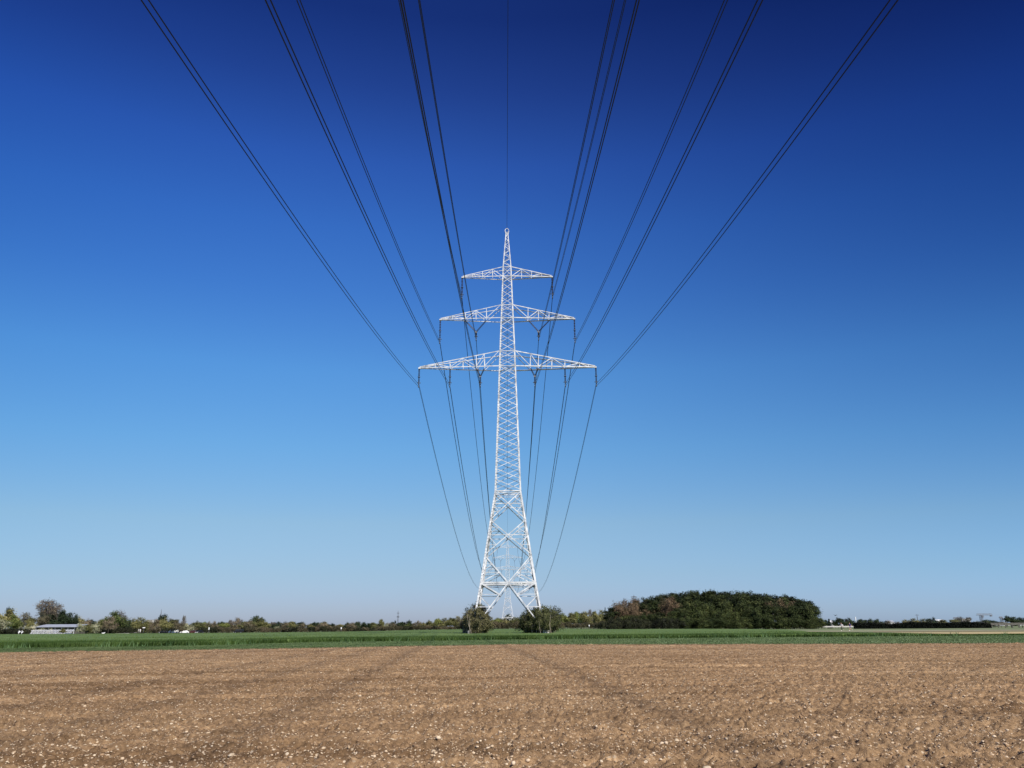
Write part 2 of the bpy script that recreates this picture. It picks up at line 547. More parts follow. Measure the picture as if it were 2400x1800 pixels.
def ploughed_field():
    nr, na = 880, 1250
    r_ = np.exp(np.linspace(math.log(6.5), math.log(84), nr))
    a = np.linspace(R(-44), R(44), na)
    RR, AA = np.meshgrid(r_, a, indexing='ij')
    X, Y = RR * np.sin(AA), RR * np.cos(AA)
    E_ = edge(X)
    over = Y > E_
    Y2 = np.where(over, E_, Y)
    Z = .07 + soil_h(X, Y2) * (1 - .75 * np.clip((Y2 - E_ + 1.2) / 1.2, 0, 1))
    V = np.stack([X, Y2, Z], -1).reshape(-1, 3)
    i = np.arange(na - 1)[None] + (np.arange(nr - 1) * na)[:, None]
    F = np.stack([i, i + 1, i + 1 + na, i + na], -1).reshape(-1, 4)
    ok = ~(over.ravel()[F].all(1))
    F = F[ok]
    # coarse surroundings of the same field (left, right and behind the viewer)
    nx, ny = 260, 60
    xs = np.linspace(-130, 130, nx)
    tt = np.linspace(0, 1, ny)[:, None]
    Yc = -40 * (1 - tt) + (edge(xs)[None] - .05) * tt
    Xc = np.repeat(xs[None], ny, 0)
    Zc = .008 + 0 * Xc
    Vc = np.stack([Xc, Yc, Zc], -1).reshape(-1, 3)
    ic = np.arange(nx - 1)[None] + (np.arange(ny - 1) * nx)[:, None] + len(V)
    Fc = np.stack([ic, ic + 1, ic + 1 + nx, ic + nx], -1).reshape(-1, 4)
    o = link('ploughed_field', mesh_np('ploughed_field', np.vstack([V, Vc]), np.vstack([F, Fc]), M['soil'], True))
    tag(o, kind='structure')


ploughed_field()

_phi = (1 + 5 ** .5) / 2
ICO = np.array([(-1, _phi, 0), (1, _phi, 0), (-1, -_phi, 0), (1, -_phi, 0), (0, -1, _phi), (0, 1, _phi), (0, -1, -_phi), (0, 1, -_phi),
                (_phi, 0, -1), (_phi, 0, 1), (-_phi, 0, -1), (-_phi, 0, 1)]) / math.sqrt(1 + _phi ** 2)
ICOF = np.array([(0, 11, 5), (0, 5, 1), (0, 1, 7), (0, 7, 10), (0, 10, 11), (1, 5, 9), (5, 11, 4), (11, 10, 2), (10, 7, 6), (7, 1, 8),
                 (3, 9, 4), (3, 4, 2), (3, 2, 6), (3, 6, 8), (3, 8, 9), (4, 9, 5), (2, 4, 11), (6, 2, 10), (8, 6, 7), (9, 8, 1)])


def pebbles(name, n, seed, med, sig, mat, squash, px_min, rows=0.0, smax=.06, jag=.2, lift=.35):
    g = np.random.RandomState(seed)
    r_ = np.exp(g.uniform(math.log(7.5), math.log(75), n))
    a = g.uniform(R(-42), R(42), n)
    x, y = r_ * np.sin(a), r_ * np.cos(a)
    if rows:                                     # stones gather in streaks along the drill rows
        v = rowc(x, y)
        dens = (vnoise(x * .06, v, .8, 21) + .6 * vnoise(x, y, 3.5, 22)) + .5
        keep = g.rand(n) < np.clip(.1 + rows * dens * 1.2, .04, 1)
        x, y, r_ = x[keep], y[keep], r_[keep]
    keep = y < edge(x) - .3
    x, y, r_ = x[keep], y[keep], r_[keep]
    n = len(x)
    s = med * np.exp(g.normal(0, sig, n))
    s = np.maximum(s, px_min * r_ / 800.0 * g.uniform(.7, 1.2, n))
    s = np.minimum(s, smax * g.uniform(.8, 1.1, n))
    rot = g.uniform(0, 2 * math.pi, n)
    sx, sy, sz = s * g.uniform(.8, 1.3, n), s * g.uniform(.6, 1.0, n), s * squash * g.uniform(.6, 1.2, n)
    P = ICO[None] * g.uniform(1 - jag, 1 + jag, (n, 12, 1))
    P = P * np.stack([sx, sy, sz], -1)[:, None]
    c, s_ = np.cos(rot)[:, None], np.sin(rot)[:, None]
    X = P[..., 0] * c - P[..., 1] * s_ + x[:, None]
    Y = P[..., 0] * s_ + P[..., 1] * c + y[:, None]
    Z = P[..., 2] + (.07 + soil_h(x, y) + sz * lift)[:, None]
    V = np.stack([X, Y, Z], -1).reshape(-1, 3)
    F = (ICOF[None] + (np.arange(n) * 12)[:, None, None]).reshape(-1, 3)
    return link(name, mesh_np(name, V, F, mat, False))


tag(pebbles('field_stones', 150000, 11, .0052, .68, M['stone'], .6, .27, 1.4, .034, .3, .7), 'countless pale pebbles strewn over the brown ploughed soil', 'stones', kind='stuff')
tag(pebbles('soil_clods', 50000, 12, .0092, .5, M['clod'], .8, .34, 0, .032, .4), 'small brown clods of earth lying over the ploughed field', 'soil clods', kind='stuff')


def big_stone(px, py, wpx, label, seed, flat=.5):
    d = ray(px, py)
    t = (.08 - EYE) / d[2]
    x, y = d[0] * t, d[1] * t
    s = wpx / FPX * y * .36
    g = np.random.RandomState(seed)
    import bmesh
    bm = bmesh.new()
    bmesh.ops.create_icosphere(bm, subdivisions=3, radius=1)
    off = g.uniform(0, 9, 3)
    for v in bm.verts:
        p = v.co
        k = 1 + .16 * math.sin(2.1 * p.x + off[0]) + .13 * math.sin(3.3 * p.y + off[1]) + .1 * math.sin(4.7 * p.z + off[2] + 2 * p.x)
        v.co = Vector((p.x * k * s, p.y * k * s * .75, p.z * k * s * flat))
    me = bpy.data.meshes.new('stone')
    bm.to_mesh(me); bm.free()
    me.materials.append(M['stonewhite'])
    o = link('stone', me, loc=(x, y, .07 + float(soil_h(np.array([x]), np.array([y]))[0]) + s * flat * .25))
    o.rotation_euler = (g.uniform(-.3, .3), g.uniform(-.3, .3), g.uniform(0, 6))
    tag(o, label, 'stone', 'largest pale stones on the ploughed field')


for k, (px, py, w, lb) in enumerate([
        (152, 1745, 17, 'white chipped stone near the left end of the ploughed field, in front of everything there'),
        (917, 1734, 22, 'largest pale oval stone, on the soil left of the pylon line'),
        (424, 1765, 20, 'flat cream stone, last but one towards the lower left corner'),
        (357, 1751, 20, 'cream stone just left of the flat cream stone near the lower left corner'),
        (363, 1720, 15, 'small bright white stone behind the cream stones at lower left'),
        (615, 1714, 16, 'round beige stone on the soil, halfway between the left edge and the pylon'),
        (540, 1777, 18, 'tan rounded stone at the very front, left of centre'),
        (1017, 1753, 16, 'round tan stone on the nearest soil just left of the pylon axis'),
        (740, 1777, 17, 'pale stone on the nearest soil, left of the round tan stone'),
        (897, 1667, 10, 'tiny brilliant white stone on the middle of the ploughed soil'),
        (1657, 1795, 22, 'broad pale stone cut by the bottom edge of the photo, right of centre'),
        (1368, 1766, 17, 'cream oval stone right of the pylon axis at the front'),
        (1586, 1738, 19, 'beige flat stone between the copse and the front of the field'),
        (2206, 1733, 24, 'wide tan stone at the front right of the ploughed field'),
        (1706, 1693, 14, 'pale stone lying below the left part of the copse'),
        (1413, 1631, 9, 'tiny white stone right of the pylon axis, farther up the field')]):
    big_stone(px, py, w, lb, k + 40)

# ---- grass strip and cereal crop
M['grass'] = noise_mat('short_grass', [(0.3, (0.115, 0.165, 0.065)), (0.5, (0.15, 0.205, 0.085)), (0.7, (0.19, 0.245, 0.11))], .35, 7, .9, stretch=(.5, 1.6, 1), bump=.04, bscale=5)
M['crop'] = noise_mat('cereal', [(0.3, (0.064, 0.108, 0.026)), (0.5, (0.095, 0.150, 0.038)), (0.7, (0.135, 0.195, 0.058))], .10, 7, .9, stretch=(.5, 1.6, 1), bump=.12, bscale=2.5)
M['blade'] = leaf_mat('grass_blade', (0.125, 0.175, 0.062), (0.165, 0.22, 0.085), (0.215, 0.27, 0.115), .3, .25)
M['cropblade'] = leaf_mat('cereal_blade', (0.052, 0.096, 0.02), (0.085, 0.138, 0.033), (0.125, 0.182, 0.05), .3, .15)
M['cropedge'] = leaf_mat('shaded_cereal_blade', (0.032, 0.062, 0.012), (0.056, 0.098, 0.02), (0.086, 0.136, 0.034), .25, .15)  # darker cereal green: paints the shade along the crop's front edge
M['darkbush'] = leaf_mat('dark_bush_leaf', (.007, .010, .004), (.018, .022, .009), (.045, .050, .02), .1)
M['weed'] = leaf_mat('weed_leaf', (0.08, 0.15, 0.05), (0.13, 0.21, 0.08), (0.18, 0.27, 0.11), .3, 1)
K0 = lambda px: ((np.asarray(px, float) - CX) / FPX * _cp)       # x / y of a photo column
_cpx = [-700, 0, 500, 750, 1000, 1200, 1420, 1900, 2400, 2900]
C0 = lambda px: np.interp(px, _cpx, [55, 66.8, 73.8, 88, 91, 96.7, 99, 104, 108, 111])
C1 = lambda px: np.interp(px, [-700, 0, 500, 1000, 1180, 1330, 1420, 1650, 1780, 1900, 2100, 2300, 2400, 2900], [258, 262, 322, 372, 378, 360, 288, 286, 240, 158, 119, 112.5, 110.5, 113])


def fan(name, p0, p1, nx, ny, f0, f1, off, mat, bumpf=None, pw=1.0):
    """sheet between two field edges given as distances along the sight lines"""
    px = np.linspace(p0, p1, nx)
    A, B = f0(px), f1(px)
    t = np.linspace(0, 1, ny)[:, None] ** pw
    Y = A[None] * (1 - t) + B[None] * t
    X = K0(px)[None] * Y
    Z = T(X, Y) + off
    if bumpf is not None: Z = Z + bumpf(X, Y, Y - A[None])
    V = np.stack([X, Y, Z], -1).reshape(-1, 3)
    i = np.arange(nx - 1)[None] + (np.arange(ny - 1) * nx)[:, None]
    F = np.stack([i, i + 1, i + 1 + nx, i + nx], -1).reshape(-1, 4)
    return link(name, mesh_np(name, V, F, mat, True))


def edge_px(px):                                # where a sight line meets the edge of the ploughed soil
    k = K0(px)
    y = np.full_like(k, 60.0)
    for _ in range(30): y = .5 * y + .5 * edge(k * y)
    return y


tag(fan('grass_strip', -500, 2800, 300, 12, lambda px: edge_px(px) - .3, lambda px: C0(px) + 1, .045, M['grass']), kind='structure')


def crop_bump(x, y, d):
    rise = np.clip(d / .35, 0, 1)
    fade = 1 - .72 * ss(44, 62, x) * (1 - ss(150, 200, y))
    return rise * fade * (.30 + .10 * vnoise(x * .6, y, 2.2, 31) + .12 * vnoise(x * .5, y, 9, 32))


tag(fan('crop_field', -700, 2900, 560, 260, C0, lambda px: np.maximum(C1(px), C0(px) + .8), .05, M['crop'], crop_bump, 1.6), kind='structure')


def tufts(name, n, seed, fx, h0, h1, w, mat, fz, lean=.35):
    g = np.random.RandomState(seed)
    x, y = fx(g, n)
    n = len(x)
    a = g.uniform(0, 2 * math.pi, n)
    h = g.uniform(h0, h1, n)
    if h0 > .3: h = h * (1 - .68 * ss(44, 62, x) * (1 - ss(150, 200, y)))     # the crop is stunted towards the right
    ww = w * g.uniform(.6, 1.3, n)
    dx, dy = np.cos(a) * ww, np.sin(a) * ww
    lx, ly = g.normal(0, lean, n) * h, g.normal(0, lean, n) * h
    z = fz(x, y)
    V = np.stack([np.stack([x - dx, y - dy, z], -1), np.stack([x + dx, y + dy, z], -1), np.stack([x + lx, y + ly, z + h], -1)], 1).reshape(-1, 3)
    F = np.arange(3 * n).reshape(-1, 3)
    return link(name, mesh_np(name, V, F, mat))


def between(f0, f1, p0, p1, pw=1.0):
    def fx(g, n):
        px = g.uniform(p0, p1, n)
        t = g.uniform(0, 1, n) ** pw
        a, b = f0(px), f1(px)
        y = a + (b - a) * t
        return K0(px) * y, y
    return fx


gz = lambda x, y: T(x, y) + .04
tag(tufts('grass_blades', 90000, 51, between(lambda px: edge_px(px) - .25, C0, -250, 2650), .03, .07, .06, M['blade'], gz),
    'short light green grass in the strip behind the ploughed soil', 'grass', kind='stuff')
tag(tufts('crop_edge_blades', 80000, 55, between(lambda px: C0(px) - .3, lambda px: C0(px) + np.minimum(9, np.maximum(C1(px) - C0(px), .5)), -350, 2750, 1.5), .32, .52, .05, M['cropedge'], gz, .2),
    'cereal coloured dark for shade in the outermost rows facing the light grass strip', 'crop', kind='stuff')
tag(tufts('crop_blades', 90000, 52, between(lambda px: C0(px) + 6, lambda px: np.maximum(C1(px), C0(px) + 6.5), -350, 2750, 2.0), .36, .5, .05, M['cropblade'], gz, .3),
    'dense mid green cereal blades covering the wide field around the pylon', 'crop', kind='stuff')
tag(tufts('tall_weeds', 900, 53, lambda g, n: (lambda p: (lambda y: (K0(p) * y + g.normal(0, .35, n), y))(C0(p) - .6 + g.normal(0, .5, n)))(np.repeat(g.uniform(-100, 2500, 90), 10)[:n]), .15, .62, .045, M['weed'], gz, .3),
    'pale tall weeds dotted along the front of the cereal crop', 'weeds', kind='stuff')
tag(tufts('dry_edge_grass', 9000, 54, lambda g, n: (lambda p: (lambda y: (K0(p) * y, y))(edge_px(p) + g.normal(0, .3, n)))(g.uniform(-150, 2550, n)), .04, .12, .05,
          leaf_mat('dry_grass', (0.12, 0.10, 0.05), (0.2, 0.17, 0.09), (0.3, 0.25, 0.14), .3, .6), gz), 'straw coloured dry grass along the edge of the ploughed soil', 'grass', kind='stuff')

# ---- tracks and far fields
flat = lambda v: (lambda x: 0 * np.asarray(x, float) + v)
tag(fan('farm_track', 430, 1330, 120, 3, lambda px: C1(px) + 2, lambda px: C1(px) + 16, .03, M['path']), kind='structure')
tag(fan('farm_track', 1830, 2900, 60, 3, flat(187), flat(199), .03, M['path']), kind='structure')
tag(fan('bare_field', 2010, 2900, 60, 6, lambda px: np.maximum(C1(px), C0(px) + .8) + 1, lambda px: np.interp(px, [2010, 2100, 2900], [137, 156, 156]), .02, M['tanfield']), kind='structure')
tag(fan('bare_field', 2040, 2900, 60, 3, flat(166), flat(175), .02, M['clod']), kind='structure')

# ------------------------------------------------------------------ pylon
PROFILE = [(0, 6.5), (8.93, 4.98), (25.61, 2.484), (53.44, 1.56), (71.86, .898), (79.9, .266)]
_pz, _ph = zip(*PROFILE)
hw = lambda z: float(np.interp(z, _pz, _ph))
CORN = [(-1, -1), (1, -1), (1, 1), (-1, 1)]


def cpt(k, z):
    h = hw(z)
    return Vector((CORN[k][0] * h, CORN[k][1] * h, z))


FACES = [(0, 1, (0, -1, 0)), (1, 2, (1, 0, 0)), (2, 3, (0, 1, 0)), (3, 0, (-1, 0, 0))]


def lerp(a, b, t):
    return a + (b - a) * t


def insulator_string(parent, p, q, n=13):
    """string of porcelain sheds from p to q with end fittings"""
    p, q = Vector(p), Vector(q)
    m = MB()
    pts, rs = [], []
    for i in range(n):
        for dt, r_ in ((0.05, .055), (.3, .06), (.38, .19), (.58, .17), (.66, .06), (.95, .055)):
            pts.append(p.lerp(q, (i + dt) / n)); rs.append(r_)
    m.tube(pts, rs, 8)
    o = m.build('insulator', M['insulator'], parent, smooth=False)
    return o


def ring(parent, c, r_, tube=.04):
    m = MB()
    m.tube([Vector(c) + Vector((math.cos(a) * r_, math.sin(a) * r_, 0)) for a in np.linspace(0, 2 * math.pi, 17)], tube, 5, False)
    m.build('arcing_ring', M['fitting'], parent)


def clamp(parent, c):
    m = MB()
    x, y, z = c
    m.box((x - .05, y - .06, z - .36), (x + .05, y + .06, z + .30))
    for q in (-.33, .17):
        m.box((x - .10, y - .4, z + q - .05), (x - .051, y + .4, z + q + .09)); m.box((x + .051, y - .4, z + q - .05), (x + .10, y + .4, z + q + .09))
    m.build('clamp', M['fitting'], parent)


ARMS = {  # z bottom, z top, half length, z tip, web stations, (hang points)
    'low': (50.31, 53.44, 17.6, 50.45, [('v', .18), ('v', .28), ('v', .447), ('v', .607), ('v', .79), ('v', .9)]),
    'mid': (60.57, 63.37, 13.67, 60.7, [('v', .233), ('v', .404), ('v', .575), ('v', .786), ('v', .9)]),
    'top': (69.79, 71.86, 9.33, 69.95, [('v', .24), ('v', .484), ('v', .73)]),
}


def make_pylon():
    root = empty('transmission_pylon', (0, 0, 0))
    for k in range(4):
        m = MB()
        cx_, cy_ = CORN[k]
        zs = [0.25] + [z for z, _ in PROFILE[1:]]
        for a, b in zip(zs[:-1], zs[1:]):
            p, q = cpt(k, a), cpt(k, b)
            w = .30 if b < 26 else (.25 if b < 54 else (.22 if b < 72 else .15))
            t = w * .13
            m.prof(p, q, [(0, 0), (w, 0), (w, t), (t, t), (t, w * .62), (0, w * .62)] if cx_ * cy_ > 0 else [(0, 0), (0, w * .62), (t, w * .62), (t, t), (w, t), (w, 0)],
                   (-cx_, 0, 0), (0, -cy_, 0))
        m.build('leg', M['steel'], root)
        f = MB()
        x, y, _ = cpt(k, 0)
        f.box((x - .75, y - .75, -.4), (x + .75, y + .75, .35))
        f.box((x - .5, y - .5, .35), (x + .5, y + .5, .85))
        f.build('concrete_footing', M['concrete'], root)
    base, body, peak = MB(), MB(), MB()
    for a, b, n in FACES:
        n = Vector(n)
        mid = lambda z: (cpt(a, z) + cpt(b, z)) / 2
        # two large crosses under the waist
        for z1, zc, z0 in ((25.61, 23.21, 20.2), (20.2, 17.4, 13.8)):
            A1, B1, A0, B0 = cpt(a, z1), cpt(b, z1), cpt(a, z0), cpt(b, z0)
            base.angle(A1, B0, .15, n); base.angle(B1 + n * -.05, A0 + n * -.05, .15, n)
            base.angle(cpt(a, zc), cpt(b, zc), .14, n)
            for L_, X1, X0 in ((a, (A1, B0), (A0, B1)), (b, (B1, A0), (B0, A1))):
                t1 = (z1 - (z1 + zc) / 2) / (z1 - z0); t0 = ((z0 + zc) / 2 - z0) / (z1 - z0)
                u, l = X1[0].lerp(X1[1], t1), X0[0].lerp(X0[1], t0)
                base.angle(cpt(L_, zc), u, .10, n); base.angle(cpt(L_, zc), l, .10, n)
                base.angle(cpt(L_, u.z), u, .09, n); base.angle(cpt(L_, l.z), l, .09, n)
        # K panel and the splayed base
        zc = 8.93
        Cc = mid(zc)
        base.angle(cpt(a, zc), cpt(b, zc), .28, n)
        base.angle(cpt(a, zc) + Vector((0, 0, -.35)), cpt(b, zc) + Vector((0, 0, -.35)), .16, n)
        for L_ in (a, b):
            top, foot = cpt(L_, 13.8), cpt(L_, .5)
            base.angle(top, Cc, .165, n); base.angle(Cc, foot, .175, n)
            dg = lambda z: top.lerp(Cc, (13.8 - z) / (13.8 - zc))
            dl = lambda z: Cc.lerp(foot, (zc - z) / (zc - .5))
            base.angle(cpt(L_, 12.2), dg(12.2), .10, n); base.angle(cpt(L_, 10.7), dg(10.7), .10, n)
            base.angle(cpt(L_, 10.7), dg(12.2), .10, n); base.angle(cpt(L_, zc), dg(10.7), .12, n)
            base.angle(cpt(L_, zc), dl(6.9), .20, n); base.angle(cpt(L_, 6.9), dl(6.9), .10, n)
            base.angle(cpt(L_, 6.9), dl(4.78), .13, n); base.angle(cpt(L_, 4.78), dl(4.78), .14, n)
            base.angle(cpt(L_, 4.78), dl(2.7), .11, n); base.angle(cpt(L_, 2.7), dl(2.7), .10, n)
        # waist frame and the crossed lattice above
        base.angle(cpt(a, 25.61), cpt(b, 25.61), .20, n)
        base.angle(cpt(a, 25.2), cpt(b, 25.2), .12, n)
        zs = list(np.linspace(25.8, 50.31, 13)) + list(np.linspace(50.31, 53.44, 3))[1:] + list(np.linspace(53.44, 60.57, 5))[1:] + \
            list(np.linspace(60.57, 63.37, 3))[1:] + list(np.linspace(63.37, 69.79, 5))[1:] + [71.86]
        for z0, z1 in zip(zs[:-1], zs[1:]):
            w = .115 if z0 < 50 else .09
            body.angle(cpt(a, z1), cpt(b, z0), w, n)
            body.angle(cpt(b, z1) - n * .06, cpt(a, z0) - n * .06, w * .85, n)
        for z in (50.31, 53.44, 60.57, 63.37, 69.79, 71.86):
            body.angle(cpt(a, z), cpt(b, z), .13, n)
        zs = np.linspace(71.86, 79.7, 9)
        for i, (z0, z1) in enumerate(zip(zs[:-1], zs[1:])):
            q, w_ = (a, b) if i % 2 else (b, a)
            peak.angle(cpt(q, z0), cpt(w_, z1), .10, n)
        peak.angle(cpt(a, 79.7), cpt(b, 79.7), .10, n)
    # plan bracing
    for z, m in ((25.61, base), (8.93, base), (50.31, body), (60.57, body), (69.79, body)):
        m.angle(cpt(0, z), cpt(2, z), .11, (0, 0, 1)); m.angle(cpt(1, z), cpt(3, z - .08), .11, (0, 0, 1))
    if True:   # hexagonal plan frame of the K panel
        mids = [(cpt(a, 8.93) + cpt(b, 8.93)) / 2 for a, b, _ in FACES]
        for i in range(4):
            base.angle(mids[i], mids[(i + 1) % 4], .16, (0, 0, 1))
    base.build('base_bracing', M['steel'], root)
    body.build('lattice_bracing', M['steel'], root)
    for s in (-1, 1):
        pts = [Vector((s * .26, -.2, 79.7)), Vector((s * .40, -.12, 80.4)), Vector((s * .32, 0, 80.8)), Vector((0, 0, 81.05))]
        peak.tube(pts, .07, 6)
        pts = [Vector((s * .26, .2, 79.7)), Vector((s * .40, .12, 80.4)), Vector((s * .32, 0, 80.8))]
        peak.tube(pts, .055, 6)
        peak.tube([Vector((s * .38, 0, 80.4)), Vector((0, 0, 80.0))], .06, 5)
    peak.tube([(0, 0, 81), (0, 0, 82.2)], .03, 5)
    peak.build('peak', M['steel'], root)
    lad = MB()                                    # step bolts up one leg
    for z in np.arange(3, 71, .55):
        p = cpt(0, z)
        lad.tube([p, p + Vector((.28, -.02, 0))], .022, 4)
        if int(z * 2) % 2: lad.tube([p, p + Vector((-.02, .28, 0))], .022, 4)
    tag(lad.build('step_bolts', M['fitting'], root), kind='stuff')
    # crossarms
    for key, (zb, zt, half, ztip, sts) in ARMS.items():
        hb, ht = hw(zb), hw(zt)
        for s in (-1, 1):
            m = MB()
            wch = .20 if key == 'low' else .17
            fr = []
            for f in (-1, 1):
                Bt, Tt = Vector((s * hb, f * hb, zb)), Vector((s * ht, f * ht, zt))
                Be, Te = Vector((s * half, f * .16, ztip)), Vector((s * (half - .25), f * .16, ztip + .22))
                n = (0, f, 0)
                m.angle(Bt, Be, wch, n); m.angle(Tt, Te, wch * .85, n)
                bp = lambda t: Bt.lerp(Be, t)
                tp = lambda t: Tt.lerp(Te, (abs(bp(t).x) - ht) / (half - .25 - ht))
                prev, top = tp(0.0), True
                for i, (_, t) in enumerate(sts):
                    m.angle(bp(t), tp(t), .10, n)
                    if key == 'top':
                        nxt = tp(t) if i % 2 == 0 else bp(t)
                        prev_ = bp(0) if i == 0 else prev
                        m.angle(prev_, nxt, .11, n)
                        prev = nxt
                    else:
                        if key == 'low' and i == 1:
                            m.angle(tp(sts[0][1]), bp(t), .11, n); prev, top = bp(t), False
                            continue
                        nxt = bp(t) if top else tp(t)
                        m.angle(prev, nxt, .12, n)
                        prev, top = nxt, not top
                fr.append((bp, tp))
            (b0, t0), (b1, t1) = fr
            ts = [0.0] + [t for _, t in sts] + [.97]
            for i, t in enumerate(ts):
                m.angle(b0(t), b1(t), .10, (0, 0, -1))
                if 0 < t < .8: m.angle(t0(t), t1(t), .08, (0, 0, 1))
            nb = 9 if key == 'low' else 7
            for i in range(nb):
                u, v = i / nb, (i + 1) / nb
                m.angle(b0(u) if i % 2 else b1(u), b1(v) if i % 2 else b0(v), .08, (0, 0, -1))
            m.box((min(s * half, s * (half - .5)), -.2, ztip - .16), (max(s * half, s * (half - .5)), .2, ztip + .1))
            m.build('crossarm', M['steel'], root)
    # insulators
    for s in (-1, 1):
        for x, z0, z1 in ((17.45, 50.3, 46.95), (11.35, 50.3, 46.95), (13.5, 60.55, 56.05), (9.2, 69.8, 65.7)):
            o = insulator_string(root, (s * x, 0, z0), (s * x, 0, z1 + .35), 12)
            ring(o, (s * x, 0, z1 + .45), .33); ring(o, (s * x, 0, (z0 + z1) / 2), .24)
            clamp(o, (s * x, 0, z1 - .08))
            g_ = MB(); g_.tube([(s * x, 0, z1 + .4), (s * x, 0, z1)], .06, 5); g_.build('yoke_link', M['fitting'], o)
        for xa, xb, xv, z0, zv, z1 in ((6.1, 4.54, 5.36, 50.3, 48.8, 46.95), (8.5, 4.25, 6.25, 60.45, 58.1, 56.65)):
            insulator_string(root, (s * xa, 0, z0), (s * xv + s * .08, 0, zv), 8 if zv < 50 else 11)
            insulator_string(root, (s * xb, 0, z0), (s * xv - s * .08, 0, zv), 8 if zv < 50 else 11)
            o = insulator_string(root, (s * xv, 0, zv - .25), (s * xv, 0, z1 + .3), 6)
            y_ = MB(); y_.box((s * xv - .22, -.04, zv - .28), (s * xv + .22, .04, zv + .05)); y_.build('yoke_plate', M['fitting'], o)
            ring(o, (s * xv, 0, z1 + .4), .33)
            clamp(o, (s * xv, 0, z1 - .08))
    return root


P1 = Vector((-.87, 150, 0)); P2 = Vector((-4.9, 735, 0))
pylon = make_pylon()
pylon.location = P1
tag(pylon, 'tall white lattice pylon with three crossarms, nearest in the middle of the fields', 'pylon', 'lattice pylons of the power line')
pylon2 = copy_tree(pylon)
pylon2.location = P2
tag(pylon2, 'identical distant pylon seen small between the legs of the nearest pylon', 'pylon', 'lattice pylons of the power line')
# ---- conductors
WIRES = [  # x from the axis, height, near-span slope and curvature, far sag, label
    (-17.4, 46.8, .1820, .000291, 24, 'outermost left twin cable, hung from the left tip of the lowest crossarm'),
    (-11.35, 46.8, .1900, .000294, 24, 'twin cable hung halfway along the left half of the lowest crossarm'),
    (-5.36, 46.8, .1940, .000300, 25, 'twin cable under the left V insulator of the lowest crossarm'),
    (-13.5, 55.9, .1920, .000300, 26, 'twin cable hung from the left tip of the middle crossarm'),
    (-6.25, 56.5, .1870, .000290, 26, 'twin cable under the left V insulator of the middle crossarm'),
    (-9.2, 65.55, .1960, .000330, 25, 'twin cable hung from the left tip of the top crossarm'),
    (17.4, 46.8, .1830, .000320, 27, 'outermost right twin cable, hung from the right tip of the lowest crossarm'),
    (11.35, 46.8, .1790, .000322, 27, 'twin cable hung halfway along the right half of the lowest crossarm'),
    (5.36, 46.8, .1845, .000330, 27, 'twin cable under the right V insulator of the lowest crossarm'),
    (13.5, 55.9, .1810, .000325, 27, 'twin cable hung from the right tip of the middle crossarm'),
    (6.25, 56.5, .1850, .000320, 27, 'twin cable under the right V insulator of the middle crossarm'),
    (9.2, 65.55, .1830, .000325, 28, 'twin cable hung from the right tip of the top crossarm'),
]
WIRE_R = .036


def wire_pts(x, z, b, c, sag, s=-.0125, z2=None):
    pts = []
    for Y in np.concatenate([np.linspace(-170, 20, 20), np.linspace(25, 150, 60)]):
        d = Y - P1.y
        pts.append((P1.x + x + s * d, Y, z + b * d + c * d * d))
    for t in np.linspace(0, 1, 80)[1:]:
        pts.append((P1.x + x + (P2.x - P1.x) * t, P1.y + (P2.y - P1.y) * t, z - 4 * sag * t * (1 - t)))
    return pts


for x, z, b, c, sag, lb in WIRES:
    root = empty('conductor', (P1.x + x, P1.y, z))
    tag(root, lb, 'cable', 'twin cables strung between the pylons')
    pts = wire_pts(x, z, b, c, sag)
    for dz in (-.25, .25):
        m = MB()
        m.tube([Vector(p) - root.location + Vector((0, 0, dz)) for p in pts], WIRE_R, 5, False)
        m.build('cable', M['cable'], root, smooth=True)
m = MB()
m.tube([Vector(p) for p in wire_pts(0, 81.0, .165, .00028, 20, -.0088)], .034, 5, False)
tag(m.build('earth_wire', M['cable'], smooth=True), 'single thin earth wire running to the very tip of the nearest pylon', 'cable')


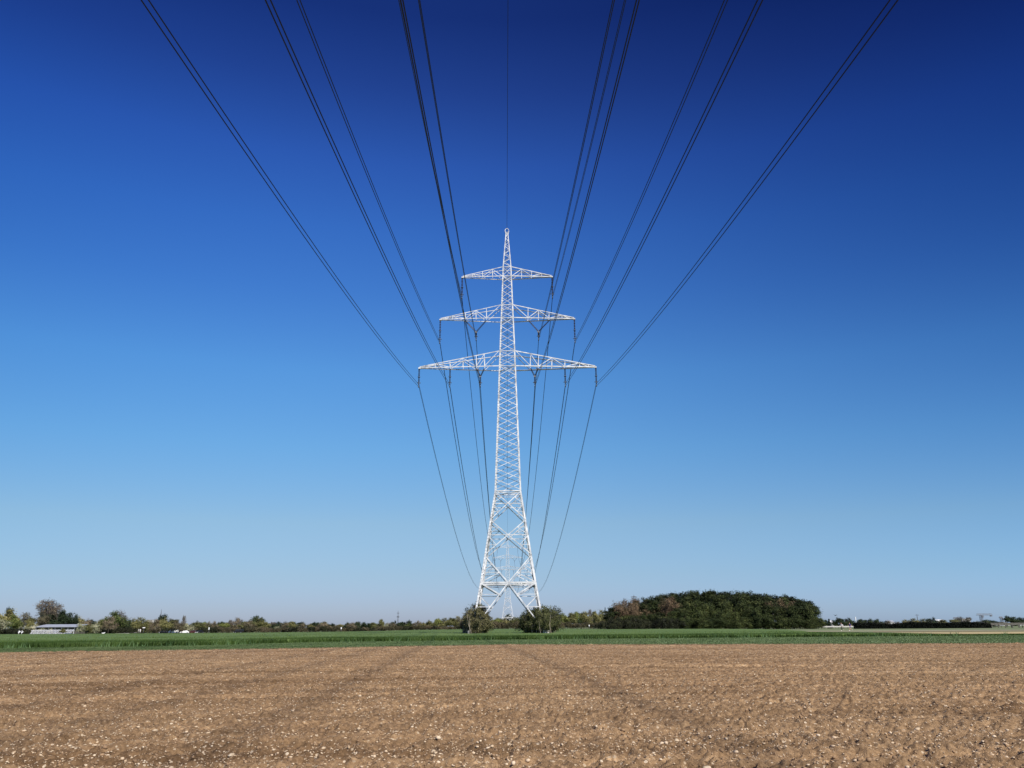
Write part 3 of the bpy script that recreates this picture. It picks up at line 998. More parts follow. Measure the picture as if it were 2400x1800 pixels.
# ------------------------------------------------------------------ plants
def tree_skeleton(g, h, w, trunk, r0, limbs=9, subs=5, twigs=4, shape=1.0, droop=0.0, multi=1):
    """limbs as prisms; returns (segments, tips)"""
    seg, tips = [], []
    for q in range(multi):
        bx, by = (0, 0) if multi == 1 else (g.normal(0, w * .07), g.normal(0, w * .07))
        lean = g.normal(0, .03 * w, 2) if multi == 1 else g.normal(0, .16 * w, 2)
        tp = lambda z: np.array([bx + lean[0] * z / h, by + lean[1] * z / h, z])
        n = 6
        for i in range(n):
            seg.append((tp(h * .9 * i / n), tp(h * .9 * (i + 1) / n), r0 * (1 - .13 * i), r0 * (1 - .13 * (i + 1))))
        for i in range(limbs):
            z0 = h * g.uniform(trunk, .85)
            a = i * 2.4 + g.uniform(-.5, .5)
            zt = h * np.clip(trunk + (1 - trunk) * g.beta(1.6, 1.3) + .05, 0, 1)
            u = (zt / h - trunk) / (1 - trunk)
            rad = w / 2 * (max(0.05, 1 - abs(2 * u - .85) ** 2.2) ** .5) ** shape * g.uniform(.72, 1.05)
            z0 = min(z0, zt - .08 * h) if zt > z0 else max(h * trunk * .8, zt - .12 * h)
            p0 = tp(z0)
            p2 = np.array([p0[0] + math.cos(a) * rad, p0[1] + math.sin(a) * rad, zt - droop * rad])
            pm = p0 * .5 + p2 * .5 + np.array([0, 0, .06 * h])
            r1 = r0 * .42
            seg += [(p0, pm, r1, r1 * .7), (pm, p2, r1 * .7, r1 * .3)]
            for j in range(subs):
                t = g.uniform(.35, 1)
                s0 = pm + (p2 - pm) * (2 * t - 1) if t > .5 else p0 + (pm - p0) * 2 * t
                L = w * g.uniform(.10, .22)
                d = g.normal(0, 1, 3) + np.array([math.cos(a), math.sin(a), .7])
                d /= np.linalg.norm(d)
                s1 = s0 + d * L
                seg.append((s0, s1, r1 * .32, r1 * .14))
                tips.append(s1)
                for k in range(twigs):
                    e = g.normal(0, 1, 3) + d * .8 + np.array([0, 0, .35]); e /= np.linalg.norm(e)
                    q0 = s0 + (s1 - s0) * g.uniform(.3, 1)
                    q1 = q0 + e * L * g.uniform(.5, .9)
                    seg.append((q0, q1, r1 * .15, r1 * .06))
                    tips.append(q1)
    return seg, np.array(tips)


def prisms(seg, rmin=0.0, n=3):
    A = np.array([s[0] for s in seg]); B = np.array([s[1] for s in seg])
    ra = np.maximum([s[2] for s in seg], rmin); rb = np.maximum([s[3] for s in seg], rmin * .7)
    d = B - A
    d /= np.maximum(np.linalg.norm(d, axis=1, keepdims=True), 1e-6)
    ref = np.where(np.abs(d[:, 2:3]) < .9, np.array([[0, 0, 1.]]), np.array([[0, 1., 0]]))
    a = np.cross(d, ref); a /= np.linalg.norm(a, axis=1, keepdims=True)
    b = np.cross(d, a)
    V = np.zeros((len(seg), 2 * n, 3))
    for k in range(n):
        an = 2 * math.pi * k / n
        o = a * math.cos(an) + b * math.sin(an)
        V[:, k] = A + o * ra[:, None]
        V[:, n + k] = B + o * rb[:, None]
    f = np.array([(k, (k + 1) % n, n + (k + 1) % n, n + k) for k in range(n)])
    F = f[None] + (np.arange(len(seg)) * 2 * n)[:, None, None]
    return V.reshape(-1, 3), F.reshape(-1, 4)


def cards(g, C, size, flat=0.0, outw=.9):
    """small leaf-cluster quads at the centres C"""
    n = len(C)
    out = C - C.mean(0)
    out /= np.maximum(np.linalg.norm(out, axis=1, keepdims=True), 1e-6)
    nrm = g.normal(0, .55, (n, 3)) + out * outw
    nrm[:, 2] += flat + .15
    nrm /= np.linalg.norm(nrm, axis=1, keepdims=True)
    t = np.cross(nrm, g.normal(0, 1, (n, 3))); t /= np.linalg.norm(t, axis=1, keepdims=True)
    b = np.cross(nrm, t)
    s = size * g.uniform(.6, 1.35, (n, 1))
    V = np.stack([C - t * s, C - b * s * .55, C + t * s, C + b * s * .55], 1)
    V += g.normal(0, .12, V.shape) * s[:, None]
    F = np.arange(4 * n).reshape(-1, 4)
    return V.reshape(-1, 3), F


def crown_points(g, tips, n, sig, h):
    i = g.randint(0, len(tips), n)
    wgt = g.rand(len(tips)) ** .6                # some branches carry more leaves
    i = g.choice(len(tips), n, p=wgt / wgt.sum())
    P = tips[i] + g.normal(0, sig, (n, 3)) * np.array([1, 1, .8])
    P[:, 2] = np.maximum(P[:, 2], .05)
    return P


def proto_tree(kind, seed):
    """meshes (trunk, crown, twigs) of a plant 8 m high (shrubs 4 m), 6 m wide"""
    g = np.random.RandomState(seed)
    if kind in ('olive', 'green', 'brown', 'rust'):
        h, w = 8.0, 6.5
        seg, tips = tree_skeleton(g, h, w, g.uniform(.16, .26), .17, 11, 6, 3)
        n = {'olive': 5200, 'green': 5600, 'brown': 3600, 'rust': 3800}[kind]
        P = crown_points(g, tips, n, .42, h)
        cv, cf = cards(g, P, .20 if kind in ('olive', 'green') else .16)
        rm, mats = .022, (M['bark'], M[kind])
    elif kind == 'bare':
        h, w = 8.0, 5.5
        seg, tips = tree_skeleton(g, h, w, .22, .16, 24, 8, 5, .7)
        P = crown_points(g, tips, 2200, .2, h)
        cv, cf = cards(g, P, .10)
        rm, mats = .026, (M['twig'], M['brown'])
    elif kind == 'ever':
        h, w = 8.0, 6.0
        seg, tips = tree_skeleton(g, h, w, .12, .2, 13, 6, 2, .8)
        P = crown_points(g, tips, 5200, .42, h)
        cv, cf = cards(g, P, .21)
        rm, mats = .02, (M['bark'], M['ever'])
    elif kind == 'cone':
        h, w = 8.0, 4.0
        seg = [(np.array([0, 0, 0.]), np.array([0, 0, h * .95]), .16, .03)]
        pts = []
        for i in range(16):
            z = .5 + (h - .6) * (i / 16) ** .9
            rr = w / 2 * (1 - z / h) ** .8
            for a in g.uniform(0, 6.28, 8):
                q = np.array([math.cos(a) * rr, math.sin(a) * rr, z - .12 * rr])
                seg.append((np.array([0, 0, z]), q, .03, .01))
                for t in g.uniform(.25, 1.05, 22):
                    pts.append(q * np.array([t, t, 1]) + g.normal(0, .16, 3))
        cv, cf = cards(g, np.array(pts), .2)
        rm, mats = .015, (M['bark'], M['ever'])
    elif kind == 'pine':
        h, w = 14.0, 6.5
        seg, tips = tree_skeleton(g, h, w, .30, .2, 20, 5, 2, .7)
        sp_ = [np.array([g.normal(0, 1.1), g.normal(0, 1.1), h * g.uniform(.84, .93)]) for _ in range(9)]
        C = crown_points(g, tips, 5200, .45, h)
        L = np.concatenate([s_ + np.stack([g.normal(0, .11, 45), g.normal(0, .11, 45), g.uniform(-.6, 1.5, 45)], -1) for s_ in sp_])
        cv, cf = cards(g, np.vstack([C, L]), .26, 0)
        rm, mats = .02, (M['palebark'], M['pine'])
    elif kind == 'thicket':
        h, w = 8.0, 7.0
        seg, tips = tree_skeleton(g, h, w, .02, .14, 16, 6, 2, .7, .1, 2)
        P = crown_points(g, tips, 6500, .5, h)
        cv, cf = cards(g, P, .22)
        rm, mats = .02, (M['bark'], M['thicket'])
    elif kind == 'blossom':
        h, w = 4.5, 4.2
        seg, tips = tree_skeleton(g, h, w, .22, .09, 10, 6, 3)
        P = crown_points(g, tips, 2300, .25, h)
        cv, cf = cards(g, P, .13)
        rm, mats = .015, (M['bark'], M['blossom'])
    else:                                        # 'scrub', 'shrub': bushes without a stem
        h, w = 4.0, 6.5
        seg, tips = tree_skeleton(g, h, w, .02, .07, 12, 5, 3, .6, .15, 2)
        P = crown_points(g, tips, 3800, .34, h)
        cv, cf = cards(g, P, .18)
        rm, mats = .014, (M['twig'], M['scrub' if kind == 'scrub' else 'darkbush'])
    tv, tf = prisms(seg, rm, 4)
    H = float(np.percentile(np.concatenate([cv[:, 2], tv[:, 2]]), 99.7))
    W = float(np.percentile(np.abs(cv[:, :2]), 98) * 2)
    return mesh_np('trunk', tv, tf, mats[0]), mesh_np('crown', cv, cf, mats[1]), H, W


PROTO = {}
NVAR = {'olive': 4, 'green': 3, 'brown': 4, 'bare': 3, 'ever': 3, 'cone': 1, 'pine': 5, 'thicket': 4, 'blossom': 2, 'scrub': 3, 'shrub': 2, 'rust': 3}
for kd, nv in NVAR.items():
    PROTO[kd] = [proto_tree(kd, 100 + 17 * i + sum(map(ord, kd))) for i in range(nv)]
NAME = {'olive': 'leafing_tree', 'green': 'leafing_tree', 'brown': 'budding_tree', 'rust': 'budding_tree', 'bare': 'bare_tree', 'ever': 'evergreen_tree', 'cone': 'conifer',
        'pine': 'pine_tree', 'thicket': 'thicket_tree', 'blossom': 'blossom_tree', 'scrub': 'scrub_bush', 'shrub': 'dark_bush'}
LOOK = {'olive': 'olive green tree just coming into leaf', 'green': 'fresh green leafing tree', 'brown': 'brown tree still in bud', 'rust': 'rusty brown tree still in bud',
        'bare': 'bare grey tree with thin twigs', 'ever': 'dark evergreen tree', 'cone': 'small dark cone-shaped conifer', 'pine': 'tall dark pine', 'thicket': 'bushy green tree',
        'blossom': 'cream blossoming tree', 'scrub': 'low brown scrub bush', 'shrub': 'low dark bush'}


def tree(kind, px, top, Y, wpx, label, group, base=None):
    x = PX(px, Y)
    z = Tf(x, Y) if base is None else base
    tr, cr, H, W = rnd.choice(PROTO[kind])
    h = PZ(px, top, Y) - z
    w = wpx / FPX * Y * 1.0
    o = empty(NAME[kind], (x, Y, z - .05), rnd.uniform(0, 6.28))
    o.scale = (w / W, w / W, h / H)
    link('trunk', tr, o); link('crown', cr, o)
    tag(o, label, 'bush' if kind in ('scrub', 'shrub') else 'tree', group)
    return o


def where(px):
    for lim, s in ((85, 'left of the grey roofed shed'), (180, 'behind the grey roofed shed'), (245, 'right of the grey roofed shed'), (312, 'behind the pale road bend'),
                   (372, 'behind the figures in white'), (445, 'behind the white cars'), (510, 'behind the dark cars'),
                   (640, 'near the lone dark van'), (780, 'midway from van to pylon'),
                   (930, 'left of the tiny mast'), (1085, 'right of the tiny mast'),
                   (1330, 'behind the pylon foot'), (1440, 'between pylon and copse')):
        if px < lim: return s
    return 'on the far right skyline'


BELT = [
    (8, 1428, 50, 'olive', 300), (18, 1424, 24, 'ever', 345), (30, 1440, 34, 'green', 296), (50, 1436, 48, 'brown', 322), (70, 1447, 26, 'olive', 300), (94, 1438, 46, 'brown', 312),
    (107, 1405, 64, 'bare', 346), (122, 1410, 40, 'bare', 350), (104, 1420, 40, 'olive', 352), (128, 1434, 50, 'ever', 330), (150, 1431, 44, 'ever', 322), (168, 1440, 26, 'ever', 334), (184, 1445, 32, 'olive', 362),
    (200, 1450, 32, 'brown', 345), (4, 1452, 34, 'blossom', 286), (78, 1463, 24, 'blossom', 284), (56, 1467, 20, 'blossom', 286), (189, 1460, 22, 'blossom', 278), (206, 1464, 18, 'olive', 286), (222, 1460, 24, 'blossom', 288),
    (97, 1471, 22, 'blossom', 282), (117, 1472, 12, 'blossom', 283), (148, 1472, 14, 'olive', 272),
    (240, 1446, 38, 'olive', 352), (268, 1433, 48, 'green', 342), (275, 1430, 40, 'bare', 368), (254, 1444, 30, 'brown', 330), (293, 1448, 22, 'ever', 348), (311, 1450, 34, 'olive', 382), (330, 1447, 40, 'olive', 392), (348, 1453, 30, 'brown', 402),
    (366, 1450, 28, 'brown', 382), (376, 1440, 28, 'ever', 420), (381, 1447, 34, 'olive', 384), (402, 1450, 42, 'olive', 412), (420, 1453, 28, 'brown', 402), (429, 1442, 10, 'bare', 432),
    (441, 1460, 24, 'blossom', 428), (452, 1459, 20, 'ever', 470), (463, 1455, 24, 'olive', 442), (477, 1462, 24, 'olive', 450), (487, 1456, 18, 'brown', 470), (501, 1455, 18, 'brown', 472),
    (519, 1457, 22, 'ever', 500), (524, 1460, 26, 'green', 480), (540, 1452, 14, 'bare', 500), (552, 1447, 22, 'brown', 490), (561, 1449, 20, 'bare', 500), (570, 1456, 26, 'olive', 480), (583, 1453, 28, 'brown', 470),
    (595, 1443, 26, 'ever', 530), (612, 1447, 18, 'ever', 530), (600, 1450, 38, 'olive', 500), (620, 1455, 28, 'olive', 480), (638, 1457, 16, 'bare', 520), (646, 1463, 24, 'ever', 520), (652, 1467, 22, 'blossom', 470),
    (667, 1456, 26, 'brown', 452), (685, 1456, 22, 'olive', 470), (708, 1458, 20, 'brown', 450), (698, 1468, 24, 'olive', 470), (727, 1463, 24, 'olive', 470), (741, 1458, 24, 'ever', 500), (755, 1456, 26, 'brown', 450),
    (774, 1461, 24, 'ever', 500), (794, 1463, 28, 'olive', 460), (811, 1459, 24, 'ever', 480), (824, 1458, 26, 'brown', 450), (836, 1457, 20, 'ever', 500), (858, 1458, 26, 'ever', 480), (874, 1459, 20, 'olive', 480),
    (893, 1451, 17, 'olive', 448), (906, 1462, 20, 'blossom', 470), (920, 1459, 24, 'brown', 460), (925, 1455, 16, 'ever', 500), (938, 1457, 20, 'ever', 500), (950, 1456, 20, 'ever', 500), (960, 1453, 14, 'ever', 520), (957, 1461, 22, 'green', 460),
    (978, 1454, 20, 'brown', 490), (991, 1458, 20, 'olive', 460), (1006, 1453, 22, 'olive', 480), (1026, 1449, 16, 'green', 450), (1041, 1448, 26, 'olive', 480), (1058, 1447, 28, 'olive', 470), (1076, 1444, 28, 'olive', 480),
    (1100, 1444, 30, 'olive', 480), (1126, 1446, 30, 'brown', 490), (1150, 1446, 28, 'olive', 480), (1167, 1448, 24, 'green', 470), (1181, 1449, 22, 'olive', 480), (1191, 1439, 26, 'ever', 800), (1209, 1446, 28, 'olive', 490), (1232, 1445, 26, 'green', 480),
    (1260, 1442, 32, 'olive', 480), (1290, 1440, 34, 'olive', 480), (1318, 1437, 32, 'green', 470), (1338, 1436, 28, 'olive', 470), (1354, 1434, 28, 'green', 480), (1374, 1433, 28, 'olive', 470), (1385, 1428, 14, 'bare', 500),
    (1397, 1432, 30, 'olive', 480), (1414, 1430, 30, 'olive', 500), (1427, 1448, 14, 'blossom', 330),
]
GRP = 'trees of the belt on the horizon'
for px, top, w, kd, Y in BELT:
    tree(kd, px, top, Y, w, f'{LOOK[kd]} {where(px)}', GRP)
for px in range(-10, 75, 17):
    tree('shrub', px, 1472 + rnd.uniform(-3, 3), 279, 34, 'low dark bush left of the grey roofed shed', 'low bushes under the far trees')
for px in range(186, 308, 15):
    tree('shrub', px, 1472 + rnd.uniform(-4, 2), 305 + px * .12, 28, 'low dark bush in the shade right of the grey roofed shed', 'low bushes under the far trees')
for px in range(306, 500, 16):
    tree('scrub' if rnd.random() < .5 else 'shrub', px, 1470 + rnd.uniform(-3, 3), 438 + rnd.uniform(0, 8), 24, f'low bush under the trees {where(px)}', 'low bushes under the far trees')
for px in range(505, 1085, 16):
    tree('scrub' if rnd.random() < .75 else 'shrub', px, 1471 - (px - 500) * .008 + rnd.uniform(-4, 2), 446 + rnd.uniform(0, 10), 24, f'low bush under the trees {where(px)}', 'low bushes under the far trees')
for px in range(1090, 1430, 17):
    tree('scrub', px, 1458 + rnd.uniform(-4, 2), 455 + rnd.uniform(0, 10), 26, f'low scrub {where(px)}', 'low bushes under the far trees')
tree('shrub', 1412, 1455, 300, 34, 'round dark bush at the left foot of the copse', None)
tree('shrub', 1434, 1458, 298, 30, 'second dark bush beside the round one at the left foot of the copse', None)

for px in range(190, 1440, 19):                 # the rows of trees standing farther back
    base_top = float(np.interp(px, [190, 300, 400, 600, 900, 1100, 1440], [1454, 1457, 1460, 1461, 1461, 1455, 1440]))
    kd = rnd.choice(['olive', 'brown', 'olive', 'ever', 'brown', 'green'])
    tree(kd, px, base_top + rnd.uniform(-4, 3), 560 + rnd.uniform(-20, 40), 30, f'{LOOK[kd]}, back row {where(px)}', 'back rows of the far tree belt')

# copse
OUT = curve([(1403, 1446), (1432, 1420), (1440, 1416), (1450, 1411), (1470, 1406), (1490, 1404), (1510, 1404), (1530, 1401), (1560, 1395), (1580, 1391), (1600, 1389), (1640, 1385), (1680, 1388), (1720, 1389),
             (1760, 1388), (1790, 1391), (1820, 1393), (1850, 1396), (1870, 1400), (1885, 1404), (1900, 1412), (1910, 1424), (1922, 1450)])
CG = 'trees of the dark copse'
for i, px in enumerate(range(1452, 1900, 12)):
    kd = 'rust' if px < 1512 else 'pine'
    tree(kd, px, float(OUT(px)) + rnd.uniform(-3, 3), 338 + rnd.uniform(-5, 5), 42, ('rusty budding tree at the back left of the dark copse' if kd == 'rust' else 'tall pine along the back of the dark copse'), CG)
for px in range(1446, 1905, 21):
    kd = 'rust' if px < 1590 and not 1512 < px < 1540 else ('rust' if 1815 < px < 1885 and rnd.random() < .7 else 'pine')
    tree(kd, px, float(OUT(px)) + (4 if px < 1590 else 7) + rnd.uniform(-4, 5), 322 + rnd.uniform(-4, 4), 46, ('rusty brown budding tree in the middle of the dark copse' if kd == 'rust' else 'pine in the middle rows of the dark copse'), CG)
for px in range(1440, 1912, 22):
    top = float(OUT(px)) + (26 + rnd.uniform(-6, 14) if px < 1860 else 5)
    kd = 'thicket' if 1600 < px < 1800 or px > 1880 or rnd.random() < .55 else 'pine'
    if px < 1590: top = max(top, 1436 + rnd.uniform(-7, 8))
    tree(kd, px, top, 309 + rnd.uniform(-3, 3), 44, ('leafy green tree in the front row of the dark copse' if kd == 'thicket' else 'pine in the front row of the dark copse'), CG)
for px in range(1438, 1920, 19):
    top = max(float(OUT(px)) + 8, 1446 + rnd.uniform(-9, 8))
    if px < 1590: top = max(top, 1450 + rnd.uniform(-5, 6))
    tree('thicket' if px > 1590 else 'shrub', px, top, 301 + rnd.uniform(-3, 2), 36, 'undergrowth bush along the field side of the dark copse', 'undergrowth along the front of the copse')

tree('pine', 1433, 1423, 316, 34, 'dark pine at the extreme left end of the copse', None)
tree('rust', 1450, 1415, 318, 44, 'rusty budding tree beside the pine at the extreme left of the copse', None)

# right skyline
RG = 'trees on the far right skyline'
for px, top, w, kd, Y, lb in [
        (1931, 1450, 20, 'ever', 330, 'small dark round tree just right of the copse'), (1944, 1450, 9, 'cone', 330, 'tiny dark conifer just right of the copse'),
        (1957, 1453, 16, 'ever', 335, 'small dark tree left of the runners'), (1969, 1447, 22, 'ever', 330, 'dark tree behind the runner in white'),
        (1985, 1448, 24, 'ever', 332, 'broad dark tree between and behind the two runners'), (1998, 1453, 16, 'ever', 335, 'small dark tree right of the runner in blue'),
        (2020, 1451, 26, 'ever', 330, 'dark tree above the left end of the long hedge'), (2036, 1450, 22, 'ever', 340, 'second dark tree above the left part of the long hedge'),
        (2060, 1451, 28, 'ever', 335, 'wide dark tree above the long hedge, left third'), (2080, 1453, 20, 'brown', 340, 'brown budding tree above the long hedge, left third'),
        (2102, 1456, 20, 'bare', 340, 'bare tree above the long hedge where it dips'), (2125, 1452, 24, 'olive', 335, 'olive tree above the long hedge'),
        (2140, 1449, 26, 'olive', 340, 'olive tree over the middle of the long hedge'), (2163, 1450, 28, 'olive', 345, 'olive tree right of the middle of the long hedge'),
        (2186, 1447, 22, 'ever', 335, 'dark rounded tree over the middle of the long hedge'), (2212, 1452, 26, 'olive', 335, 'olive tree over the right half of the long hedge'),
        (2236, 1451, 30, 'olive', 345, 'broad olive tree over the right half of the long hedge'), (2252, 1444, 20, 'bare', 420, 'bare grey tree behind the right half of the long hedge'),
        (2270, 1446, 20, 'bare', 420, 'second bare grey tree behind the right half of the long hedge'), (2288, 1455, 26, 'olive', 340, 'olive tree over the right end of the long hedge'),
        (2310, 1452, 28, 'ever', 310, 'flat dark tree just past the right end of the long hedge'), (2328, 1453, 26, 'ever', 315, 'dark tree below the crane jib'),
        (2346, 1457, 18, 'bare', 340, 'bare shrub between the dark trees at the far right'), (2370, 1443, 36, 'ever', 305, 'big round dark tree near the right edge'),
        (2395, 1447, 30, 'ever', 310, 'dark tree cut by the right edge of the photo'), (2420, 1450, 30, 'ever', 312, 'dark tree beyond the right edge')]:
    tree(kd, px, top, Y, w, lb, RG)


def hedge():
    g = np.random.RandomState(5)
    Y0, x0, x1 = 292.0, PX(2003, 292), PX(2318, 292)
    n = 60000
    x = g.uniform(x0, x1, n)
    hh = 1.62 + .9 * vnoise(x, x * 0, 9, 41) + .6 * vnoise(x, x * 0, 1.9, 42) - .5 * ss(2270, 2318, 2003 + (x - x0) / (x1 - x0) * 315)
    side = g.randint(0, 3, n)
    u = g.rand(n)
    y = np.where(side == 0, Y0 - 1.1 + g.normal(0, .12, n), np.where(side == 1, Y0 + 1.1 + g.normal(0, .12, n), Y0 + g.uniform(-1.1, 1.1, n)))
    z = np.where(side == 2, hh + g.normal(0, .14, n), u * hh)
    cv, cf = cards(g, np.stack([x, y, z], -1), .17, 0, .3)
    o = empty('hedge', ((x0 + x1) / 2, Y0, 0))
    tag(o, 'long black-green hedge on the right behind the runners', 'hedge')
    link('foliage', mesh_np('foliage', cv, cf, M['hedge']), o, (-(x0 + x1) / 2, -Y0, 0))
    seg = []
    for xx in np.arange(x0 + .3, x1, .7):
        for k in range(4):
            p = np.array([xx + g.normal(0, .1), Y0 + g.normal(0, .2), 0]); q = p + np.array([g.normal(0, .3), g.normal(0, .3), g.uniform(1.6, 2.5)])
            seg.append((p, q, .04, .015))
    tv, tf = prisms(seg, .01, 4)
    tag(link('stems', mesh_np('stems', tv, tf, M['twig']), o, (-(x0 + x1) / 2, -Y0, 0)), kind='stuff')


hedge()


def pylon_bush(x, y, w, h, seed, mat, twig_side, label, n=9000):
    g = np.random.RandomState(seed)
    o = empty('pylon_bush', (x, y, 0))
    tag(o, label, 'bush', 'bushes grown up around the pylon feet')
    seg, tips = [], []
    for q in range(42):
        a, rr = g.uniform(0, 6.28), math.sqrt(g.uniform(0, 1))
        b = np.array([math.cos(a) * rr * w * .34, math.sin(a) * rr * 6.2, 0])
        fall = 1 - .22 * max(0, rr - .55) / .45
        s_, t_ = tree_skeleton(g, h * g.uniform(.62, 1.06) * fall, w * .36, .08, .05, 7, 5, 4, .7)
        seg += [(p + b, q_ + b, r1, r2) for p, q_, r1, r2 in s_]; tips.append(t_ + b)
    tips = np.vstack(tips)
    lim = 1 - (tips[:, 0] / (w * .56)) ** 2 - (tips[:, 1] / 9.0) ** 2
    tips = tips[lim > -.1]
    keep = np.ones(len(tips), bool) if not twig_side else (g.rand(len(tips)) < np.clip(.75 + tips[:, 0] / w * 1.6, .1, 1))
    P = crown_points(g, tips[keep], n, .2, h)
    cv, cf = cards(g, P, .105)
    tv, tf = prisms(seg, .018, 3)
    link('foliage', mesh_np('foliage', cv, cf, mat), o)
    link('branches', mesh_np('branches', tv, tf, M['twig']), o)
    for k in range(22):
        a = g.uniform(0, 6.28); rr = g.uniform(.5, 1.0)
        p = np.array([math.cos(a) * rr * w * .36, math.sin(a) * rr * 6.8 - 1.0, 0]); q = p * np.array([1.1, 1.0, 1]) + np.array([g.normal(0, .4), g.normal(0, .4), g.uniform(1.6, 3.6)])
        mdl = (p + q) / 2 + g.normal(0, .12, 3)
        sv, sf = prisms([(p, mdl, .06, .05), (mdl, q, .05, .02)], .02, 5)
        link('stem', mesh_np('stem', sv, sf, M['palebark']), o)


pylon_bush(PX(1113, 147), 148.5, 6.6, 5.0, 61, M['bush'], True, 'olive brown bush with bare grey twigs round the left feet of the nearest pylon', 40000)
pylon_bush(PX(1269, 147), 148.5, 8.4, 4.75, 62, M['bushdark'], False, 'larger dark green bush with pale stems round the right feet of the nearest pylon', 50000)
for px, lb in ((1174, 'dark bush at the left foot of the distant second pylon'), (1209, 'dark bush at the right foot of the distant second pylon')):
    tree('shrub', px, 1460.5, 735, 18, lb, None)

# ------------------------------------------------------------------ left: shed, slats, road, walkers, cars
YS = 284.0


def shed():
    x0, x1 = PX(84, YS), PX(179, YS)
    z = Tf(x0, YS)
    o = empty('shed', ((x0 + x1) / 2, YS, z))
    tag(o, 'long low shed with a flat grey roof at the left under the trees', 'shed')
    ox, w = (x0 + x1) / 2, (x1 - x0) / 2
    zr0, zr1 = PZ(130, 1470, YS) - z, PZ(130, 1465, YS) - z
    m = MB(); m.box((-w, .4, 0), (w, 6, zr0)); m.build('wall', M['shedwall'], o)
    m = MB()
    m.add([(-w - .4, -.9, zr0), (w + .4, -.9, zr0), (w + .4, 6.6, zr1 + .1), (-w - .4, 6.6, zr1 + .1), (-w - .4, -.9, zr0 + .16), (w + .4, -.9, zr0 + .16), (w + .4, 6.6, zr1 + .26), (-w - .4, 6.6, zr1 + .26)],
          [(3, 2, 1, 0), (4, 5, 6, 7), (0, 1, 5, 4), (1, 2, 6, 5), (2, 3, 7, 6), (3, 0, 4, 7)])
    m.build('roof', M['greyroof'], o)
    for k in range(7):
        m = MB(); xx = -w + .3 + k * (2 * w - .6) / 6
        m.box((xx - .07, -.75, 0), (xx + .07, -.61, zr0)); m.build('post', M['fitting'], o)
    for k in range(4):
        m = MB(); xx = -w + 2 + k * (2 * w - 4) / 3
        m.box((xx - .6, .34, 1.4), (xx + .6, .398, 2.6)); m.build('window', M['glass'], o)


shed()


def slats():
    Y = YS - 7
    x0, x1 = PX(72, Y), PX(173, Y)
    z = Tf(x0, Y)
    o = empty('slat_screen', ((x0 + x1) / 2, Y, z))
    tag(o, 'row of slanting white slats in front of the grey roofed shed', 'screen')
    w = (x1 - x0) / 2
    zb, zt = .35, PZ(120, 1475.5, Y) - z
    m = MB()
    n = 27
    for k in range(n):
        x = -w + (k + .35) * (2 * w - .6) / n
        t = zt * (1 if k % 9 else .93)
        m.add([(x, -.55, zb), (x + .20, -.55, zb), (x + .79, .45, t), (x + .59, .45, t), (x, -.50, zb), (x + .20, -.50, zb), (x + .79, .50, t), (x + .59, .50, t)],
              [(0, 1, 2, 3), (7, 6, 5, 4), (0, 4, 5, 1), (1, 5, 6, 2), (2, 6, 7, 3), (3, 7, 4, 0)])
    m.build('slat_panel', M['slat'], o)
    m = MB()
    m.box((-w, -.62, zb - .12), (w, -.52, zb - .01)); m.box((-w, .52, zt - .3), (w, .6, zt - .18))
    m.build('rail', M['white'], o)
    for k in range(8):
        m = MB(); xx = -w + .2 + k * (2 * w - .4) / 7
        m.box((xx - .05, .5, 0), (xx + .05, .58, zt - .31)); m.box((xx - .05, -.62, 0), (xx + .05, -.54, zb - .13)); m.build('post', M['white'], o)
    # low blue-grey trough at its right end
    b = MB(); xb = PX(162, Y - 2)
    b.box((-1.1, -.4, .12), (1.1, .4, .55)); b.box((-1.0, -.3, 0), (-.9, .3, .12)); b.box((.9, -.3, 0), (1.0, .3, .12)); b.box((-1.16, -.46, .55), (1.16, .46, .6))
    ob = b.build('trough', M['bluegrey'], loc=(xb, Y - 2, Tf(xb, Y - 2)))
    tag(ob, 'low blue-grey trough at the right end of the white slats', 'trough')
    for j, (px, lb) in enumerate(((45, 'left of a pair of small white boards in the dark bushes by the shed'), (52, 'right of a pair of small white boards in the dark bushes by the shed'))):
        m = MB()
        m.add([(-.28, 0, .9), (.28, 0, .9), (.5, .2, 1.35 - j * .15), (-.06, .2, 1.35 - j * .15), (-.28, .06, .9), (.28, .06, .9), (.5, .26, 1.35 - j * .15), (-.06, .26, 1.35 - j * .15)],
              [(0, 1, 2, 3), (7, 6, 5, 4), (0, 4, 5, 1), (1, 5, 6, 2), (2, 6, 7, 3), (3, 7, 4, 0)])
        m.box((-.06, .08, 0), (.06, .14, 1.6))
        tag(m.build('board', M['white'], loc=(PX(px, 272), 272, Tf(PX(px, 272), 272))), lb, 'board')


slats()

# pale road that comes in from the left and runs behind the cars
def ribbon(name, pts, w, mat, off=.06):
    V, F = [], []
    for i, (x, y, z) in enumerate(pts):
        a = pts[max(0, i - 1)]; b = pts[min(len(pts) - 1, i + 1)]
        d = Vector((b[0] - a[0], b[1] - a[1], 0)).normalized(); n = Vector((-d.y, d.x, 0)) * w / 2
        V += [(x + n.x, y + n.y, z + off), (x - n.x, y - n.y, z + off)]
    for i in range(len(pts) - 1):
        F.append((2 * i, 2 * i + 1, 2 * i + 3, 2 * i + 2))
    me = bpy.data.meshes.new(name); me.from_pydata(V, [], F); me.materials.append(mat)
    tag(link(name, me), kind='structure')


def gp(px, Y, up=0):
    x = PX(px, Y)
    return (x, Y, Tf(x, Y) + up)


ribbon('road', [gp(262, 300, .05), gp(272, 312, .12), gp(285, 330, .35), gp(298, 352, .62), gp(312, 374, .75), gp(332, 392, .6), gp(355, 404, .45), gp(372, 411, .25), gp(395, 417, .08), gp(440, 420), gp(520, 424), gp(700, 428), gp(1000, 432)], 5.0, M['road'])
